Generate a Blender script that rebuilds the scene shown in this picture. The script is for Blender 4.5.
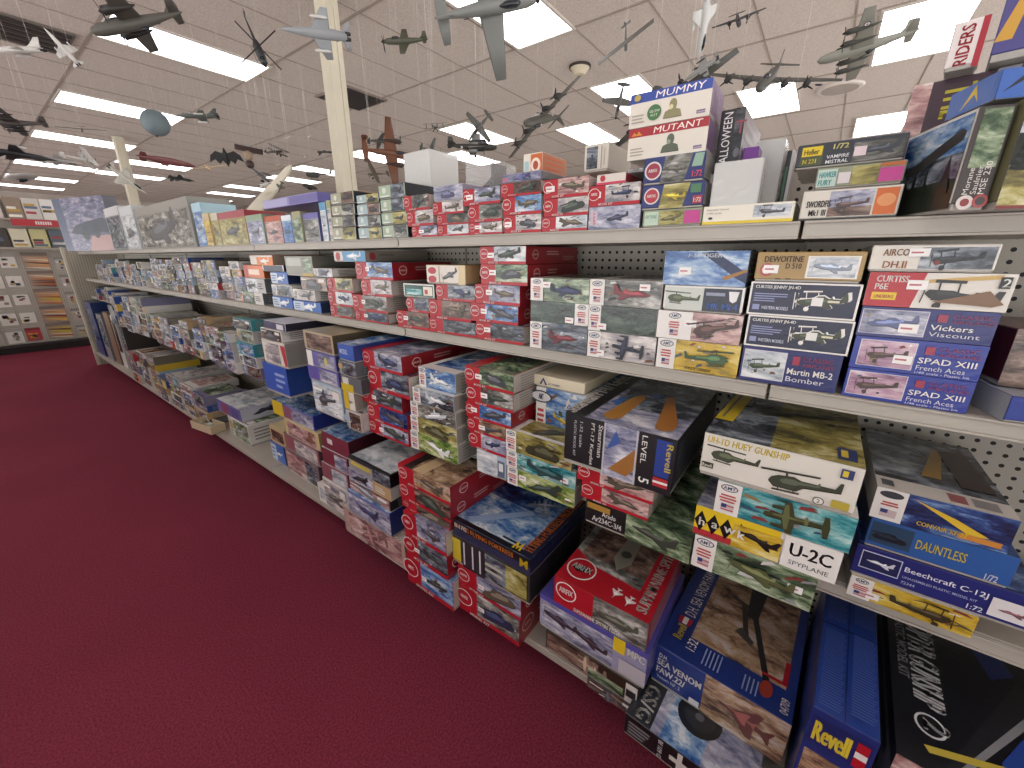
import bpy, bmesh, math, random
from mathutils import Vector, Matrix
random.seed(7)
C = bpy.context.scene.collection
for o in list(bpy.data.objects): bpy.data.objects.remove(o)
PI = math.pi
# ---------------------------------------------------------------- camera, world, exposure
F = 400.0; PITCH = math.atan(127/400.0); YAW = math.radians(53.2); EYE = 1.42
cam_data = bpy.data.cameras.new('camera'); cam = bpy.data.objects.new('camera', cam_data); C.objects.link(cam)
cam.location = (0, 0, EYE); cam.rotation_euler = (PI/2-PITCH, 0, -YAW)
cam_data.sensor_width = 36; cam_data.lens = F/1024*36; cam_data.clip_start = 0.02; cam_data.clip_end = 100
bpy.context.scene.camera = cam
world = bpy.data.worlds.new('world'); bpy.context.scene.world = world; world.use_nodes = True
# added fill light: bright below the horizon to lift the ceiling, dim above
wn = world.node_tree; bg = wn.nodes['Background']; wt = wn.nodes.new('ShaderNodeTexCoord'); wsp = wn.nodes.new('ShaderNodeSeparateXYZ')
wn.links.new(wt.outputs['Generated'], wsp.inputs[0]); wr = wn.nodes.new('ShaderNodeValToRGB'); wr.color_ramp.elements[0].position = 0.46
wr.color_ramp.elements[0].color = (1.0, 0.98, 0.97, 1); wr.color_ramp.elements[1].position = 0.54; wr.color_ramp.elements[1].color = (0.10, 0.11, 0.12, 1)
wm = wn.nodes.new('ShaderNodeMath'); wm.operation = 'MULTIPLY_ADD'; wm.inputs[1].default_value = 0.5; wm.inputs[2].default_value = 0.5
wn.links.new(wsp.outputs[2], wm.inputs[0]); wn.links.new(wm.outputs[0], wr.inputs[0]); wn.links.new(wr.outputs[0], bg.inputs[0])
bg.inputs[1].default_value = 7.0
LAMP = 7.0            # brightness of the fluorescent diffusers
vs = bpy.context.scene.view_settings
vs.view_transform = 'Standard'; vs.look = 'None'; vs.gamma = 1; vs.use_curve_mapping = False; vs.exposure = -0.62
CEIL = 3.2; ZTOP = 1.486; ZMID = 1.157; ZLOW = 0.735; ZBASE = 0.187; XF = 1.0; XB = 1.36; XBASE = 0.86

# ---------------------------------------------------------------- measured sight lines -> points in the room
def sight(px, py):
    x = (px-512)/F; y = (py-384)/F
    f = math.cos(PITCH)-y*math.sin(PITCH); z = -math.sin(PITCH)-y*math.cos(PITCH)
    return Vector((f*math.sin(YAW)+x*math.cos(YAW), f*math.cos(YAW)-x*math.sin(YAW), z))
def atX(px, py, X): r = sight(px, py); t = X/r.x; return (r.y*t, EYE+r.z*t)
def atY(px, py, Y): r = sight(px, py); t = Y/r.y; return (r.x*t, EYE+r.z*t)
def atZ(px, py, Z): r = sight(px, py); t = (Z-EYE)/r.z; return (r.x*t, r.y*t)

# ---------------------------------------------------------------- materials
def lin(h):
    v = [int(h[i:i+2], 16)/255 for i in (1, 3, 5)]
    return tuple((c/12.92 if c <= 0.04045 else ((c+0.055)/1.055)**2.4) for c in v)+(1,)
MC = {}
def nodes(m):
    m.use_nodes = True; nt = m.node_tree; return nt, nt.nodes, nt.links, nt.nodes['Principled BSDF']
def wrap_bump(N, L, b, amount=0.25, scale=38):
    tc = N.new('ShaderNodeTexCoord'); nz = N.new('ShaderNodeTexNoise'); nz.inputs['Scale'].default_value = scale
    nz.inputs['Detail'].default_value = 2; nz.inputs['Distortion'].default_value = 1.5
    L.new(tc.outputs['Object'], nz.inputs['Vector']); bp = N.new('ShaderNodeBump')
    bp.inputs['Strength'].default_value = amount; bp.inputs['Distance'].default_value = 0.004
    L.new(nz.outputs['Fac'], bp.inputs['Height']); L.new(bp.outputs['Normal'], b.inputs['Normal'])
    return tc
def card(h, rough=0.28):
    """printed card under shrink wrap"""
    k = ('card', h, rough)
    if k in MC: return MC[k]
    m = bpy.data.materials.new('printed_card_'+h[1:]); nt, N, L, b = nodes(m)
    b.inputs['Base Color'].default_value = lin(h); b.inputs['Roughness'].default_value = rough
    b.inputs['Specular IOR Level'].default_value = 0.55
    wrap_bump(N, L, b, 0.16)
    MC[k] = m; return m
def flat(h, rough=0.6, metal=0.0, name='paint'):
    k = ('flat', h, rough, metal)
    if k in MC: return MC[k]
    m = bpy.data.materials.new(name+'_'+h[1:]); nt, N, L, b = nodes(m)
    b.inputs['Base Color'].default_value = lin(h); b.inputs['Roughness'].default_value = rough; b.inputs['Metallic'].default_value = metal
    MC[k] = m; return m
def picture(key, cols, scale=20, band=0.0):
    """printed cover painting: cloudy patches of a few inks"""
    m = bpy.data.materials.new('cover_art_'+key); nt, N, L, b = nodes(m)
    tc = wrap_bump(N, L, b, 0.14)
    oi = N.new('ShaderNodeObjectInfo'); ad = N.new('ShaderNodeVectorMath'); ad.operation = 'MULTIPLY_ADD'
    cmb = N.new('ShaderNodeCombineXYZ'); L.new(oi.outputs['Random'], cmb.inputs[0]); L.new(oi.outputs['Random'], cmb.inputs[1])
    L.new(cmb.outputs[0], ad.inputs[0]); ad.inputs[1].default_value = (7, 5, 3); L.new(tc.outputs['Object'], ad.inputs[2])
    mp = N.new('ShaderNodeMapping'); mp.inputs['Scale'].default_value = (0.5, 0.8, 1.7); L.new(ad.outputs[0], mp.inputs['Vector'])
    nz = N.new('ShaderNodeTexNoise'); nz.inputs['Scale'].default_value = scale; nz.inputs['Detail'].default_value = 7
    nz.inputs['Roughness'].default_value = 0.62; nz.inputs['Distortion'].default_value = 0.5
    L.new(mp.outputs[0], nz.inputs['Vector'])
    cr = N.new('ShaderNodeValToRGB'); e = cr.color_ramp.elements
    n = len(cols)
    e[0].position = 0.33; e[0].color = lin(cols[0]); e[1].position = 0.67; e[1].color = lin(cols[-1])
    for i in range(1, n-1):
        x = e.new(0.33+0.34*i/(n-1)); x.color = lin(cols[i])
    n2 = N.new('ShaderNodeTexNoise'); n2.inputs['Scale'].default_value = scale*3.5; n2.inputs['Detail'].default_value = 5; n2.inputs['Distortion'].default_value = 1.2
    L.new(mp.outputs[0], n2.inputs['Vector'])
    ma = N.new('ShaderNodeMath'); ma.operation = 'MULTIPLY_ADD'; ma.inputs[1].default_value = 0.3; L.new(n2.outputs['Fac'], ma.inputs[0])
    m3 = N.new('ShaderNodeMath'); m3.operation = 'MULTIPLY_ADD'; m3.inputs[1].default_value = 1.05; m3.inputs[2].default_value = -0.175; L.new(nz.outputs['Fac'], m3.inputs[0])
    L.new(m3.outputs[0], ma.inputs[2])
    L.new(ma.outputs[0], cr.inputs[0]); L.new(cr.outputs[0], b.inputs['Base Color'])
    b.inputs['Roughness'].default_value = 0.22; b.inputs['Specular IOR Level'].default_value = 0.7
    MC[('pic', key)] = m; return m
PIC = {
 'sky': ['#20457e', '#4a74ad', '#93afcb', '#dfe4e8'], 'storm': ['#23282f', '#474e58', '#7d8690', '#b4bac0'],
 'dusk': ['#4a3c38', '#8b6d57', '#b79878', '#c9bcb4'], 'desert': ['#8f7a2e', '#c7a42f', '#d7bd55', '#e6d89a'],
 'green': ['#28352b', '#4e6449', '#8fa080', '#c6cfb9'], 'night': ['#121c18', '#1d2d27', '#2d4238', '#56685a'],
 'snow': ['#8b949c', '#b9c0c6', '#dcdfe1', '#f0f0ee'], 'lilac': ['#4f546c', '#80839c', '#abacbc', '#dddce2'],
 'sea': ['#1d5f6a', '#3b8f96', '#7cb7b6', '#cfe0da'], 'grass': ['#3e5a2a', '#6d8a3f', '#a9b672', '#d8d9b5'],
 'mauve': ['#6b4a4d', '#a67c7b', '#c9a79f', '#dcccc8'], 'deep': ['#101a3a', '#1b2c5e', '#37558f', '#7f9cc0'],
 'pastel': ['#777a80', '#a8a2a3', '#cfc7c4', '#ece8e3'], 'camo': ['#2c2c2b', '#5a5a55', '#8a8982', '#c9c8c2'],
 'rose': ['#7d5f72', '#a8809a', '#c7a5b4', '#dfd0d6'], 'brown': ['#2e2320', '#52403a', '#7c6458', '#a68f80'],
 'black': ['#0d0e11', '#191b1f', '#2a2d33', '#54585f'],'violet': ['#3a3c4e', '#5e5e78', '#807b94', '#a99fa4'],
 'khaki': ['#4c482c', '#857c42', '#aba25f', '#cfc99c'],
}
for k, v in PIC.items(): picture(k, v)
def mat(x):
    if isinstance(x, bpy.types.Material): return x
    if x.startswith('#'): return card(x)
    return MC[('pic', x)]
RED='#b01c2a'; WHITE='#e8e5df'; NAVY='#191f4c'; BLUE='#283a96'; BLU2='#2f5aad'; CREAM='#e2dac2'; BLACK='#121317'; YEL='#e2c22a'
GOLD='#a88a55'; ORANGE='#d8702e'; GREY='#8f9296'; LGREY='#c6c7c9'; TEAL='#3a8f8c'; PINK='#c6408c'; PURPLE='#6a63a6'; BROWN='#5f4434'
TAN='#b99b70'; LILAC='#a9a3cf'; DGREY='#44474c'; MAROON='#5e1c2b'; PALE='#bfd0d6'; OLIVE='#59604a'; DKRED='#6e1a22'; MINT='#b5c9b2'

def metal_paint(h, key, rough=0.42, n=0.03):
    m = bpy.data.materials.new(key); nt, N, L, b = nodes(m)
    tc = N.new('ShaderNodeTexCoord'); nz = N.new('ShaderNodeTexNoise'); nz.inputs['Scale'].default_value = 6; nz.inputs['Detail'].default_value = 5
    L.new(tc.outputs['Object'], nz.inputs['Vector']); mx = N.new('ShaderNodeMixRGB'); c = lin(h)
    mx.inputs[1].default_value = c; mx.inputs[2].default_value = tuple(x*0.8 for x in c[:3])+(1,)
    L.new(nz.outputs['Fac'], mx.inputs[0]); L.new(mx.outputs[0], b.inputs['Base Color']); b.inputs['Roughness'].default_value = rough
    return m
M_SHELF = metal_paint('#b4ab9f', 'shelf_enamel', 0.38)
M_RAIL = metal_paint('#b9b3a8', 'price_rail', 0.3)
M_UPR = metal_paint('#a8a297', 'upright_enamel')
M_COL = metal_paint('#d3cbb6', 'column_paint', 0.6)
M_WALL = metal_paint('#c9beb4', 'wall_paint', 0.9)
M_DARK = flat('#17100f', 0.8, name='kick_black')

def pegboard_mat(h='#bdb7ab', name='pegboard'):
    m = bpy.data.materials.new(name); nt, N, L, b = nodes(m)
    tc = N.new('ShaderNodeTexCoord'); sp = N.new('ShaderNodeSeparateXYZ'); L.new(tc.outputs['Object'], sp.inputs[0])
    outs = []
    for ax in (0, 1, 2):
        a = N.new('ShaderNodeMath'); a.operation = 'MULTIPLY'; a.inputs[1].default_value = 1/0.0254; L.new(sp.outputs[ax], a.inputs[0])
        f = N.new('ShaderNodeMath'); f.operation = 'FRACT'; L.new(a.outputs[0], f.inputs[0])
        s = N.new('ShaderNodeMath'); s.operation = 'SUBTRACT'; s.inputs[1].default_value = 0.5; L.new(f.outputs[0], s.inputs[0])
        q = N.new('ShaderNodeMath'); q.operation = 'POWER'; q.inputs[1].default_value = 2
        ab = N.new('ShaderNodeMath'); ab.operation = 'ABSOLUTE'; L.new(s.outputs[0], ab.inputs[0]); L.new(ab.outputs[0], q.inputs[0]); outs.append(q)
    ge = N.new('ShaderNodeNewGeometry'); sg = N.new('ShaderNodeSeparateXYZ'); L.new(ge.outputs['Normal'], sg.inputs[0])
    an = N.new('ShaderNodeMath'); an.operation = 'ABSOLUTE'; L.new(sg.outputs[0], an.inputs[0])
    gt = N.new('ShaderNodeMath'); gt.operation = 'GREATER_THAN'; gt.inputs[1].default_value = 0.5; L.new(an.outputs[0], gt.inputs[0])
    mx = N.new('ShaderNodeMix'); L.new(gt.outputs[0], mx.inputs[0]); L.new(outs[0].outputs[0], mx.inputs[2]); L.new(outs[1].outputs[0], mx.inputs[3])
    ad = N.new('ShaderNodeMath'); ad.operation = 'ADD'; L.new(mx.outputs[0], ad.inputs[0]); L.new(outs[2].outputs[0], ad.inputs[1])
    lt = N.new('ShaderNodeMath'); lt.operation = 'LESS_THAN'; lt.inputs[1].default_value = 0.036; L.new(ad.outputs[0], lt.inputs[0])
    mc = N.new('ShaderNodeMixRGB'); mc.inputs[1].default_value = lin(h); mc.inputs[2].default_value = (0.006, 0.005, 0.005, 1)
    L.new(lt.outputs[0], mc.inputs[0]); L.new(mc.outputs[0], b.inputs['Base Color']); b.inputs['Roughness'].default_value = 0.6
    return m
M_PEG = pegboard_mat()

def carpet_mat():
    m = bpy.data.materials.new('burgundy_carpet'); nt, N, L, b = nodes(m)
    tc = N.new('ShaderNodeTexCoord'); n1 = N.new('ShaderNodeTexNoise'); n1.inputs['Scale'].default_value = 160; n1.inputs['Detail'].default_value = 3
    n2 = N.new('ShaderNodeTexNoise'); n2.inputs['Scale'].default_value = 1.1; n2.inputs['Detail'].default_value = 4
    L.new(tc.outputs['Object'], n1.inputs['Vector']); L.new(tc.outputs['Object'], n2.inputs['Vector'])
    cr = N.new('ShaderNodeValToRGB'); cr.color_ramp.elements[0].position = 0.3; cr.color_ramp.elements[0].color = lin('#662130')
    cr.color_ramp.elements[1].position = 0.7; cr.color_ramp.elements[1].color = lin('#883649')
    L.new(n1.outputs['Fac'], cr.inputs[0])
    mx = N.new('ShaderNodeMixRGB'); mx.blend_type = 'MULTIPLY'; mx.inputs[0].default_value = 0.35
    c2 = N.new('ShaderNodeValToRGB'); c2.color_ramp.elements[0].position = 0.35; c2.color_ramp.elements[0].color = (0.6, 0.6, 0.6, 1); c2.color_ramp.elements[1].position = 0.65
    L.new(n2.outputs['Fac'], c2.inputs[0]); L.new(cr.outputs[0], mx.inputs[1]); L.new(c2.outputs[0], mx.inputs[2])
    L.new(mx.outputs[0], b.inputs['Base Color']); b.inputs['Roughness'].default_value = 0.95; b.inputs['Specular IOR Level'].default_value = 0.15
    bp = N.new('ShaderNodeBump'); bp.inputs['Strength'].default_value = 0.6; bp.inputs['Distance'].default_value = 0.004
    L.new(n1.outputs['Fac'], bp.inputs['Height']); L.new(bp.outputs['Normal'], b.inputs['Normal'])
    return m
def ceiling_mat():
    m = bpy.data.materials.new('ceiling_tile'); nt, N, L, b = nodes(m)
    tc = N.new('ShaderNodeTexCoord'); n1 = N.new('ShaderNodeTexNoise'); n1.inputs['Scale'].default_value = 90; n1.inputs['Detail'].default_value = 4
    L.new(tc.outputs['Object'], n1.inputs['Vector'])
    cr = N.new('ShaderNodeValToRGB'); cr.color_ramp.elements[0].position = 0.3; cr.color_ramp.elements[0].color = lin('#bcafa8')
    cr.color_ramp.elements[1].position = 0.6; cr.color_ramp.elements[1].color = lin('#d3c7bf')
    L.new(n1.outputs['Fac'], cr.inputs[0]); L.new(cr.outputs[0], b.inputs['Base Color']); b.inputs['Roughness'].default_value = 0.95
    return m
def emit(h, s, name):
    m = bpy.data.materials.new(name); nt, N, L, b = nodes(m)
    b.inputs['Base Color'].default_value = lin(h); b.inputs['Emission Color'].default_value = lin(h); b.inputs['Emission Strength'].default_value = s
    return m
def clear_mat(name='clear_plastic', tint='#f2f4f4', alpha=0.25):
    m = bpy.data.materials.new(name); nt, N, L, b = nodes(m)
    b.inputs['Base Color'].default_value = lin(tint); b.inputs['Roughness'].default_value = 0.12; b.inputs['Alpha'].default_value = alpha
    b.inputs['Specular IOR Level'].default_value = 0.9
    wrap_bump(N, L, b, 0.5, 22)
    return m
M_CLEAR = clear_mat(); M_MILKY = clear_mat('milky_plastic', '#d9d9d6', 0.8)

# ---------------------------------------------------------------- mesh building
class MB:
    def __init__(s): s.v = []; s.f = []; s.m = []; s.sm = []; s.mats = []
    def mi(s, m):
        m = mat(m)
        if m not in s.mats: s.mats.append(m)
        return s.mats.index(m)
    def add(s, vs, fs, m, smooth=False):
        o = len(s.v); s.v += [tuple(p) for p in vs]; i = s.mi(m)
        for f in fs: s.f.append([o+k for k in f]); s.m.append(i); s.sm.append(smooth)
    def box(s, x0, x1, y0, y1, z0, z1, m, c=0.0, faces=None, T=None):
        """box with chamfered edges; faces: dict of materials for front(-y) back top bottom right(+x) left"""
        X = (x0, x1); Y = (y0, y1); Z = (z0, z1)
        c = min(c, (x1-x0)/3, (y1-y0)/3, (z1-z0)/3)
        idx = {}; vs = []
        for i in (0, 1):
            for j in (0, 1):
                for k in (0, 1):
                    for ax in range(3):
                        p = [X[i], Y[j], Z[k]]
                        for a2, q in ((0, i), (1, j), (2, k)):
                            if a2 != ax: p[a2] += c*(1 if q == 0 else -1)
                        idx[(i, j, k, ax)] = len(vs); vs.append(p)
        if T is not None: vs = [T @ Vector(p) for p in vs]
        fm = faces or {}
        def g(i, j, k, a): return idx[(i, j, k, a)]
        quads = [('front', [g(0,0,0,1), g(1,0,0,1), g(1,0,1,1), g(0,0,1,1)]), ('back', [g(1,1,0,1), g(0,1,0,1), g(0,1,1,1), g(1,1,1,1)]),
                 ('right', [g(1,0,0,0), g(1,1,0,0), g(1,1,1,0), g(1,0,1,0)]), ('left', [g(0,1,0,0), g(0,0,0,0), g(0,0,1,0), g(0,1,1,0)]),
                 ('top', [g(0,0,1,2), g(1,0,1,2), g(1,1,1,2), g(0,1,1,2)]), ('bottom', [g(0,1,0,2), g(1,1,0,2), g(1,0,0,2), g(0,0,0,2)])]
        o = len(s.v); s.v += [tuple(p) for p in vs]
        for n, q in quads: s.f.append([o+t for t in q]); s.m.append(s.mi(fm.get(n, m))); s.sm.append(False)
        if c > 0:
            im = s.mi(m)
            def q4(a): s.f.append([o+t for t in a]); s.m.append(im); s.sm.append(False)
            for i in (0, 1):
                for j in (0, 1): q4([g(i,j,0,0), g(i,j,1,0), g(i,j,1,1), g(i,j,0,1)])
            for i in (0, 1):
                for k in (0, 1): q4([g(i,0,k,0), g(i,1,k,0), g(i,1,k,2), g(i,0,k,2)])
            for j in (0, 1):
                for k in (0, 1): q4([g(0,j,k,1), g(1,j,k,1), g(1,j,k,2), g(0,j,k,2)])
            for i in (0, 1):
                for j in (0, 1):
                    for k in (0, 1): q4([g(i,j,k,0), g(i,j,k,1), g(i,j,k,2)])
    def rings(s, rings, m, cap=True, smooth=True):
        n = len(rings[0]); vs = [p for r in rings for p in r]; fs = []
        for a in range(len(rings)-1):
            for k in range(n): fs.append([a*n+k, a*n+(k+1) % n, (a+1)*n+(k+1) % n, (a+1)*n+k])
        if cap: fs.append(list(range(n))[::-1]); fs.append([(len(rings)-1)*n+k for k in range(n)])
        s.add(vs, fs, m, smooth)
    def tube(s, p0, p1, r, m, n=6, r1=None):
        p0 = Vector(p0); p1 = Vector(p1); d = (p1-p0).normalized(); a = d.orthogonal().normalized(); b = d.cross(a)
        r1 = r if r1 is None else r1
        s.rings([[p0+(a*math.cos(t)+b*math.sin(t))*r for t in [2*PI*k/n for k in range(n)]], [p1+(a*math.cos(t)+b*math.sin(t))*r1 for t in [2*PI*k/n for k in range(n)]]], m)
    def build(s, name, parent=None, loc=None, rot=None):
        me = bpy.data.meshes.new(name); me.from_pydata(s.v, [], s.f)
        for m in s.mats: me.materials.append(m)
        me.polygons.foreach_set('material_index', s.m); me.polygons.foreach_set('use_smooth', s.sm); me.update()
        if any(s.sm) :
            bm = bmesh.new(); bm.from_mesh(me); bmesh.ops.recalc_face_normals(bm, faces=bm.faces); bm.to_mesh(me); bm.free()
        o = bpy.data.objects.new(name, me); C.objects.link(o)
        if parent: o.parent = parent
        if loc is not None: o.location = loc
        if rot is not None: o.rotation_euler = rot
        return o
def empty(name, loc, rot=(0, 0, 0)):
    o = bpy.data.objects.new(name, None); C.objects.link(o); o.location = loc; o.rotation_euler = rot; o.empty_display_size = 0.05; return o
def tag(o, label, cat, group=None):
    o['label'] = label; o['category'] = cat
    if group: o['group'] = group
    return o
def structure(o): o['kind'] = 'structure'; return o

# ---------------------------------------------------------------- lettering and printed shapes
TXT = {}
def lettering(t, bold=0.0, shear=0.0):
    k = (t, bold, shear)
    if k in TXT: return TXT[k]
    cu = bpy.data.curves.new('t', 'FONT'); cu.body = t; cu.size = 1; cu.resolution_u = 2; cu.offset = bold; cu.shear = shear; cu.fill_mode = 'FRONT'
    ob = bpy.data.objects.new('t', cu); C.objects.link(ob)
    dg = bpy.context.evaluated_depsgraph_get(); me = bpy.data.meshes.new_from_object(ob.evaluated_get(dg))
    vs = [(v.co.x, v.co.y) for v in me.vertices]; fs = [list(p.vertices) for p in me.polygons]
    bpy.data.objects.remove(ob); bpy.data.curves.remove(cu); bpy.data.meshes.remove(me)
    if vs:
        x0 = min(v[0] for v in vs); x1 = max(v[0] for v in vs); y0 = min(v[1] for v in vs); y1 = max(v[1] for v in vs)
        h = max(y1-y0, 0.01); vs = [((x-x0)/h, (y-y0)/h) for x, y in vs]; w = (x1-x0)/h
    else: w = 1
    TXT[k] = (vs, fs, w); return TXT[k]
def mirror(pts): return pts+[(x, -y) for x, y in reversed(pts)]
def circ(cx, cy, r, n=14, ry=None): return [(cx+r*math.cos(2*PI*k/n), cy+(ry or r)*math.sin(2*PI*k/n)) for k in range(n)]
SH = {
 'fighter': [[(-.5, 0), (-.46, .05), (-.3, .07), (-.16, .08), (-.08, .13), (.04, .13), (.12, .07), (.36, .04), (.42, .17), (.48, .18), (.5, .03), (.47, -.01), (.2, -.05), (-.2, -.08), (-.42, -.06)],
             [(-.2, -.02), (.1, .0), (.2, -.14), (.12, -.16)], [(-.51, -.16), (-.495, -.16), (-.48, .2), (-.495, .2)]],
 'topview': [[(-.5, 0), (-.44, .04), (-.22, .05), (-.2, .46), (-.12, .5), (0, .48), (.02, .05), (.36, .03), (.38, .17), (.46, .18), (.5, 0), (.46, -.18), (.38, -.17), (.36, -.03), (.02, -.05), (0, -.48), (-.12, -.5), (-.2, -.46), (-.22, -.05), (-.44, -.04)]],
 'bomber': [[(-.42, 0), (-.38, .04), (-.16, .05), (-.1, .5), (-.02, .5), (.02, .05), (.38, .03), (.4, .18), (.46, .18), (.48, 0), (.46, -.18), (.4, -.18), (.38, -.03), (.02, -.05), (-.02, -.5), (-.1, -.5), (-.16, -.05), (-.38, -.04)],
            [(-.3, .15), (-.1, .14), (-.1, .2), (-.3, .19)], [(-.3, -.15), (-.1, -.14), (-.1, -.2), (-.3, -.19)], [(-.24, .3), (-.08, .29), (-.08, .34), (-.24, .33)], [(-.24, -.3), (-.08, -.29), (-.08, -.34), (-.24, -.33)]],
 'jet': [[(-.5, 0), (-.3, .05), (-.2, .1), (-.1, .1), (0, .06), (.3, .06), (.42, .22), (.5, .22), (.46, .04), (.5, .0), (.3, -.05), (-.3, -.05)], [(-.1, 0), (.25, .0), (.36, -.16), (.26, -.17)]],
 'jettop': [[(-.5, 0), (-.2, .04), (.15, .36), (.25, .36), (.2, .05), (.34, .05), (.46, .17), (.5, .17), (.46, 0), (.5, -.17), (.46, -.17), (.34, -.05), (.2, -.05), (.25, -.36), (.15, -.36), (-.2, -.04)]],
 'biplane': [[(-.44, 0), (-.4, .06), (-.1, .07), (.0, .04), (.38, .02), (.42, .12), (.5, .12), (.48, -.02), (.1, -.06), (-.36, -.07)], [(-.36, .2), (.02, .22), (.02, .25), (-.36, .235)],
             [(-.34, -.1), (.0, -.08), (.0, -.05), (-.34, -.065)], [(-.3, .2), (-.28, .2), (-.26, -.07), (-.28, -.07)], [(-.06, .2), (-.04, .2), (-.02, -.05), (-.04, -.05)],
             circ(-.24, -.2, .055), [(-.25, -.2), (-.24, -.2), (-.14, -.06), (-.17, -.06)], [(-.47, -.16), (-.455, -.16), (-.44, .18), (-.455, .18)]],
 'heli': [[(-.5, -.02), (-.46, .05), (-.36, .1), (-.14, .12), (-.04, .07), (.4, .05), (.46, .17), (.5, .17), (.48, .0), (.0, -.04), (-.1, -.12), (-.42, -.11)], [(-.26, .12), (-.23, .12), (-.23, .18), (-.26, .18)],
          [(-.62, .17), (.2, .19), (.2, .205), (-.62, .19)], [(-.44, -.17), (-.05, -.17), (-.05, -.155), (-.44, -.155)], [(-.36, -.16), (-.345, -.16), (-.345, -.1), (-.36, -.1)], [(-.14, -.16), (-.125, -.16), (-.125, -.1), (-.14, -.1)]],
 'tank': [[(-.5, -.1), (-.42, .02), (-.2, .04), (-.14, .14), (.14, .14), (.2, .04), (.42, .02), (.5, -.1), (.4, -.18), (-.4, -.18)], [(-.52, .08), (-.1, .08), (-.1, .11), (-.52, .11)]],
 'ship': [[(-.5, .02), (-.44, -.08), (.42, -.08), (.5, .02)], [(-.2, .02), (-.2, .1), (-.05, .1), (-.03, .2), (.02, .2), (.04, .1), (.2, .08), (.2, .02)]],
 'bust': [circ(0, .18, .13, 14, .17), [(-.32, -.22), (-.26, -.02), (-.1, .04), (.1, .04), (.26, -.02), (.32, -.22)]],
 'flag': [[(-.5, -.3), (.5, -.3), (.5, .3), (-.5, .3)]],
}
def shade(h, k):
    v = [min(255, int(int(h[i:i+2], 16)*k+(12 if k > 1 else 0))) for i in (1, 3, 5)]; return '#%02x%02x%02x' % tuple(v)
INKS = ['#2a2b2f', '#55585c', '#8b8d90', '#c9c8c4', '#e6e3dc', '#6b4a38', '#8f7a52', '#39506e', '#7d3a38', '#47553c']
def detail(u0, v0, u1, v1, n, seed, ar=3.0):
    """small strokes of other inks that break up a painted picture"""
    r = random.Random(seed); o = []
    for i in range(n):
        u = r.uniform(u0+.03, u1-.03); v = r.uniform(v0+.05, v1-.05); a = r.uniform(-.5, .5); L = r.uniform(.05, .22)*(u1-u0); t = r.uniform(.015, .06)*(v1-v0)
        du, dv = L*math.cos(a)/2, L*ar*math.sin(a)/2*.5
        p = [(u-du, v-dv-t), (u+du, v+dv), (u+du*.3, v+dv*.4+t*1.6), (u-du*.8, v-dv+t)]
        o.append(('P', [(min(max(x, u0), u1), min(max(y, v0), v1)) for x, y in p], r.choice(INKS)))
    return o
def printed(mb, face, items, w, h, d, e=0.00035):
    """put printed items on one face of a box (w wide, d deep, h high, front at y=0)"""
    if face == 'front': fw, fh = w, h; P = lambda u, v, n: (u-w/2, -n, v)
    elif face == 'top': fw, fh = w, d; P = lambda u, v, n: (u-w/2, v, h+n)
    elif face == 'right': fw, fh = d, h; P = lambda u, v, n: (w/2+n, u, v)
    else: fw, fh = d, h; P = lambda u, v, n: (-w/2-n, d-u, v)
    n = e
    for it in items:
        k = it[0]; n += e*0.6
        if k == 'R':
            _, u0, v0, u1, v1, m = it
            vs = [(u0*fw, v0*fh), (u1*fw, v0*fh), (u1*fw, v1*fh), (u0*fw, v1*fh)]; mb.add([P(a, b, n) for a, b in vs], [[0, 1, 2, 3]], m)
        elif k == 'P':
            _, pts, m = it; mb.add([P(a*fw, b*fh, n) for a, b in pts], [list(range(len(pts)))], m)
        elif k == 'E':
            _, u, v, rw, rh, m = it; s = min(fw, fh)
            pts = circ(u*fw, v*fh, rw*s, 20, rh*s); mb.add([P(a, b, n) for a, b in pts], [list(range(20))], m)
        elif k == 'T':
            _, t, u, v, hh, m = it[:6]; o = it[6] if len(it) > 6 else {}
            bold = o.get('b', 0.012); vs, fs, tw = lettering(t, min(bold, .008), o.get('sh', 0.0)); H = hh*min(fh, o.get('ref', 9)); sx = o.get('sx', 1)
            mw = o.get('mw')
            if mw: 
                ln = (fw if o.get('rot', 0) % 180 == 0 else fh)*mw
                sx = ln/(tw*H)
            a = math.radians(o.get('rot', 0)); ca, sa = math.cos(a), math.sin(a); out = []
            for x, y in vs:
                X, Y = x*H*sx, y*H; X, Y = X*ca-Y*sa, X*sa+Y*ca; out.append(P(u*fw+X, v*fh+Y, n))
            mb.add(out, fs, m)
            if bold >= .02:
                q = H*.045; dx, dy = q*ca, q*sa; sh_ = Vector(P(dx, dy, 0))-Vector(P(0, 0, 0)); mb.add([tuple(Vector(p)+sh_) for p in out], fs, m)
        elif k == 'S':
            _, s, u, v, sc, m = it[:6]; rot = math.radians(it[6]) if len(it) > 6 else 0; ca, sa = math.cos(rot), math.sin(rot); W = sc*fw
            fl = it[7] if len(it) > 7 else 1
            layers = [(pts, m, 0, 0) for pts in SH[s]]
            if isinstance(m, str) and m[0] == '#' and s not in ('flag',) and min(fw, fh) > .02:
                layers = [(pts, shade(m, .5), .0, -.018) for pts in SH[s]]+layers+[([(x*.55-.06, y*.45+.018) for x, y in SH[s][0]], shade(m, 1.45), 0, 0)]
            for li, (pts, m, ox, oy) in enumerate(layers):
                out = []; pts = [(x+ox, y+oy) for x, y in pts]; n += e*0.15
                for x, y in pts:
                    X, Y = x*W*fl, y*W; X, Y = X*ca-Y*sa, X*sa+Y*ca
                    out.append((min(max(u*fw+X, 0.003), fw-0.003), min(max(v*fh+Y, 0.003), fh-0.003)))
                mb.add([P(a, b, n) for a, b in out], [list(range(len(pts)))], m)
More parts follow.
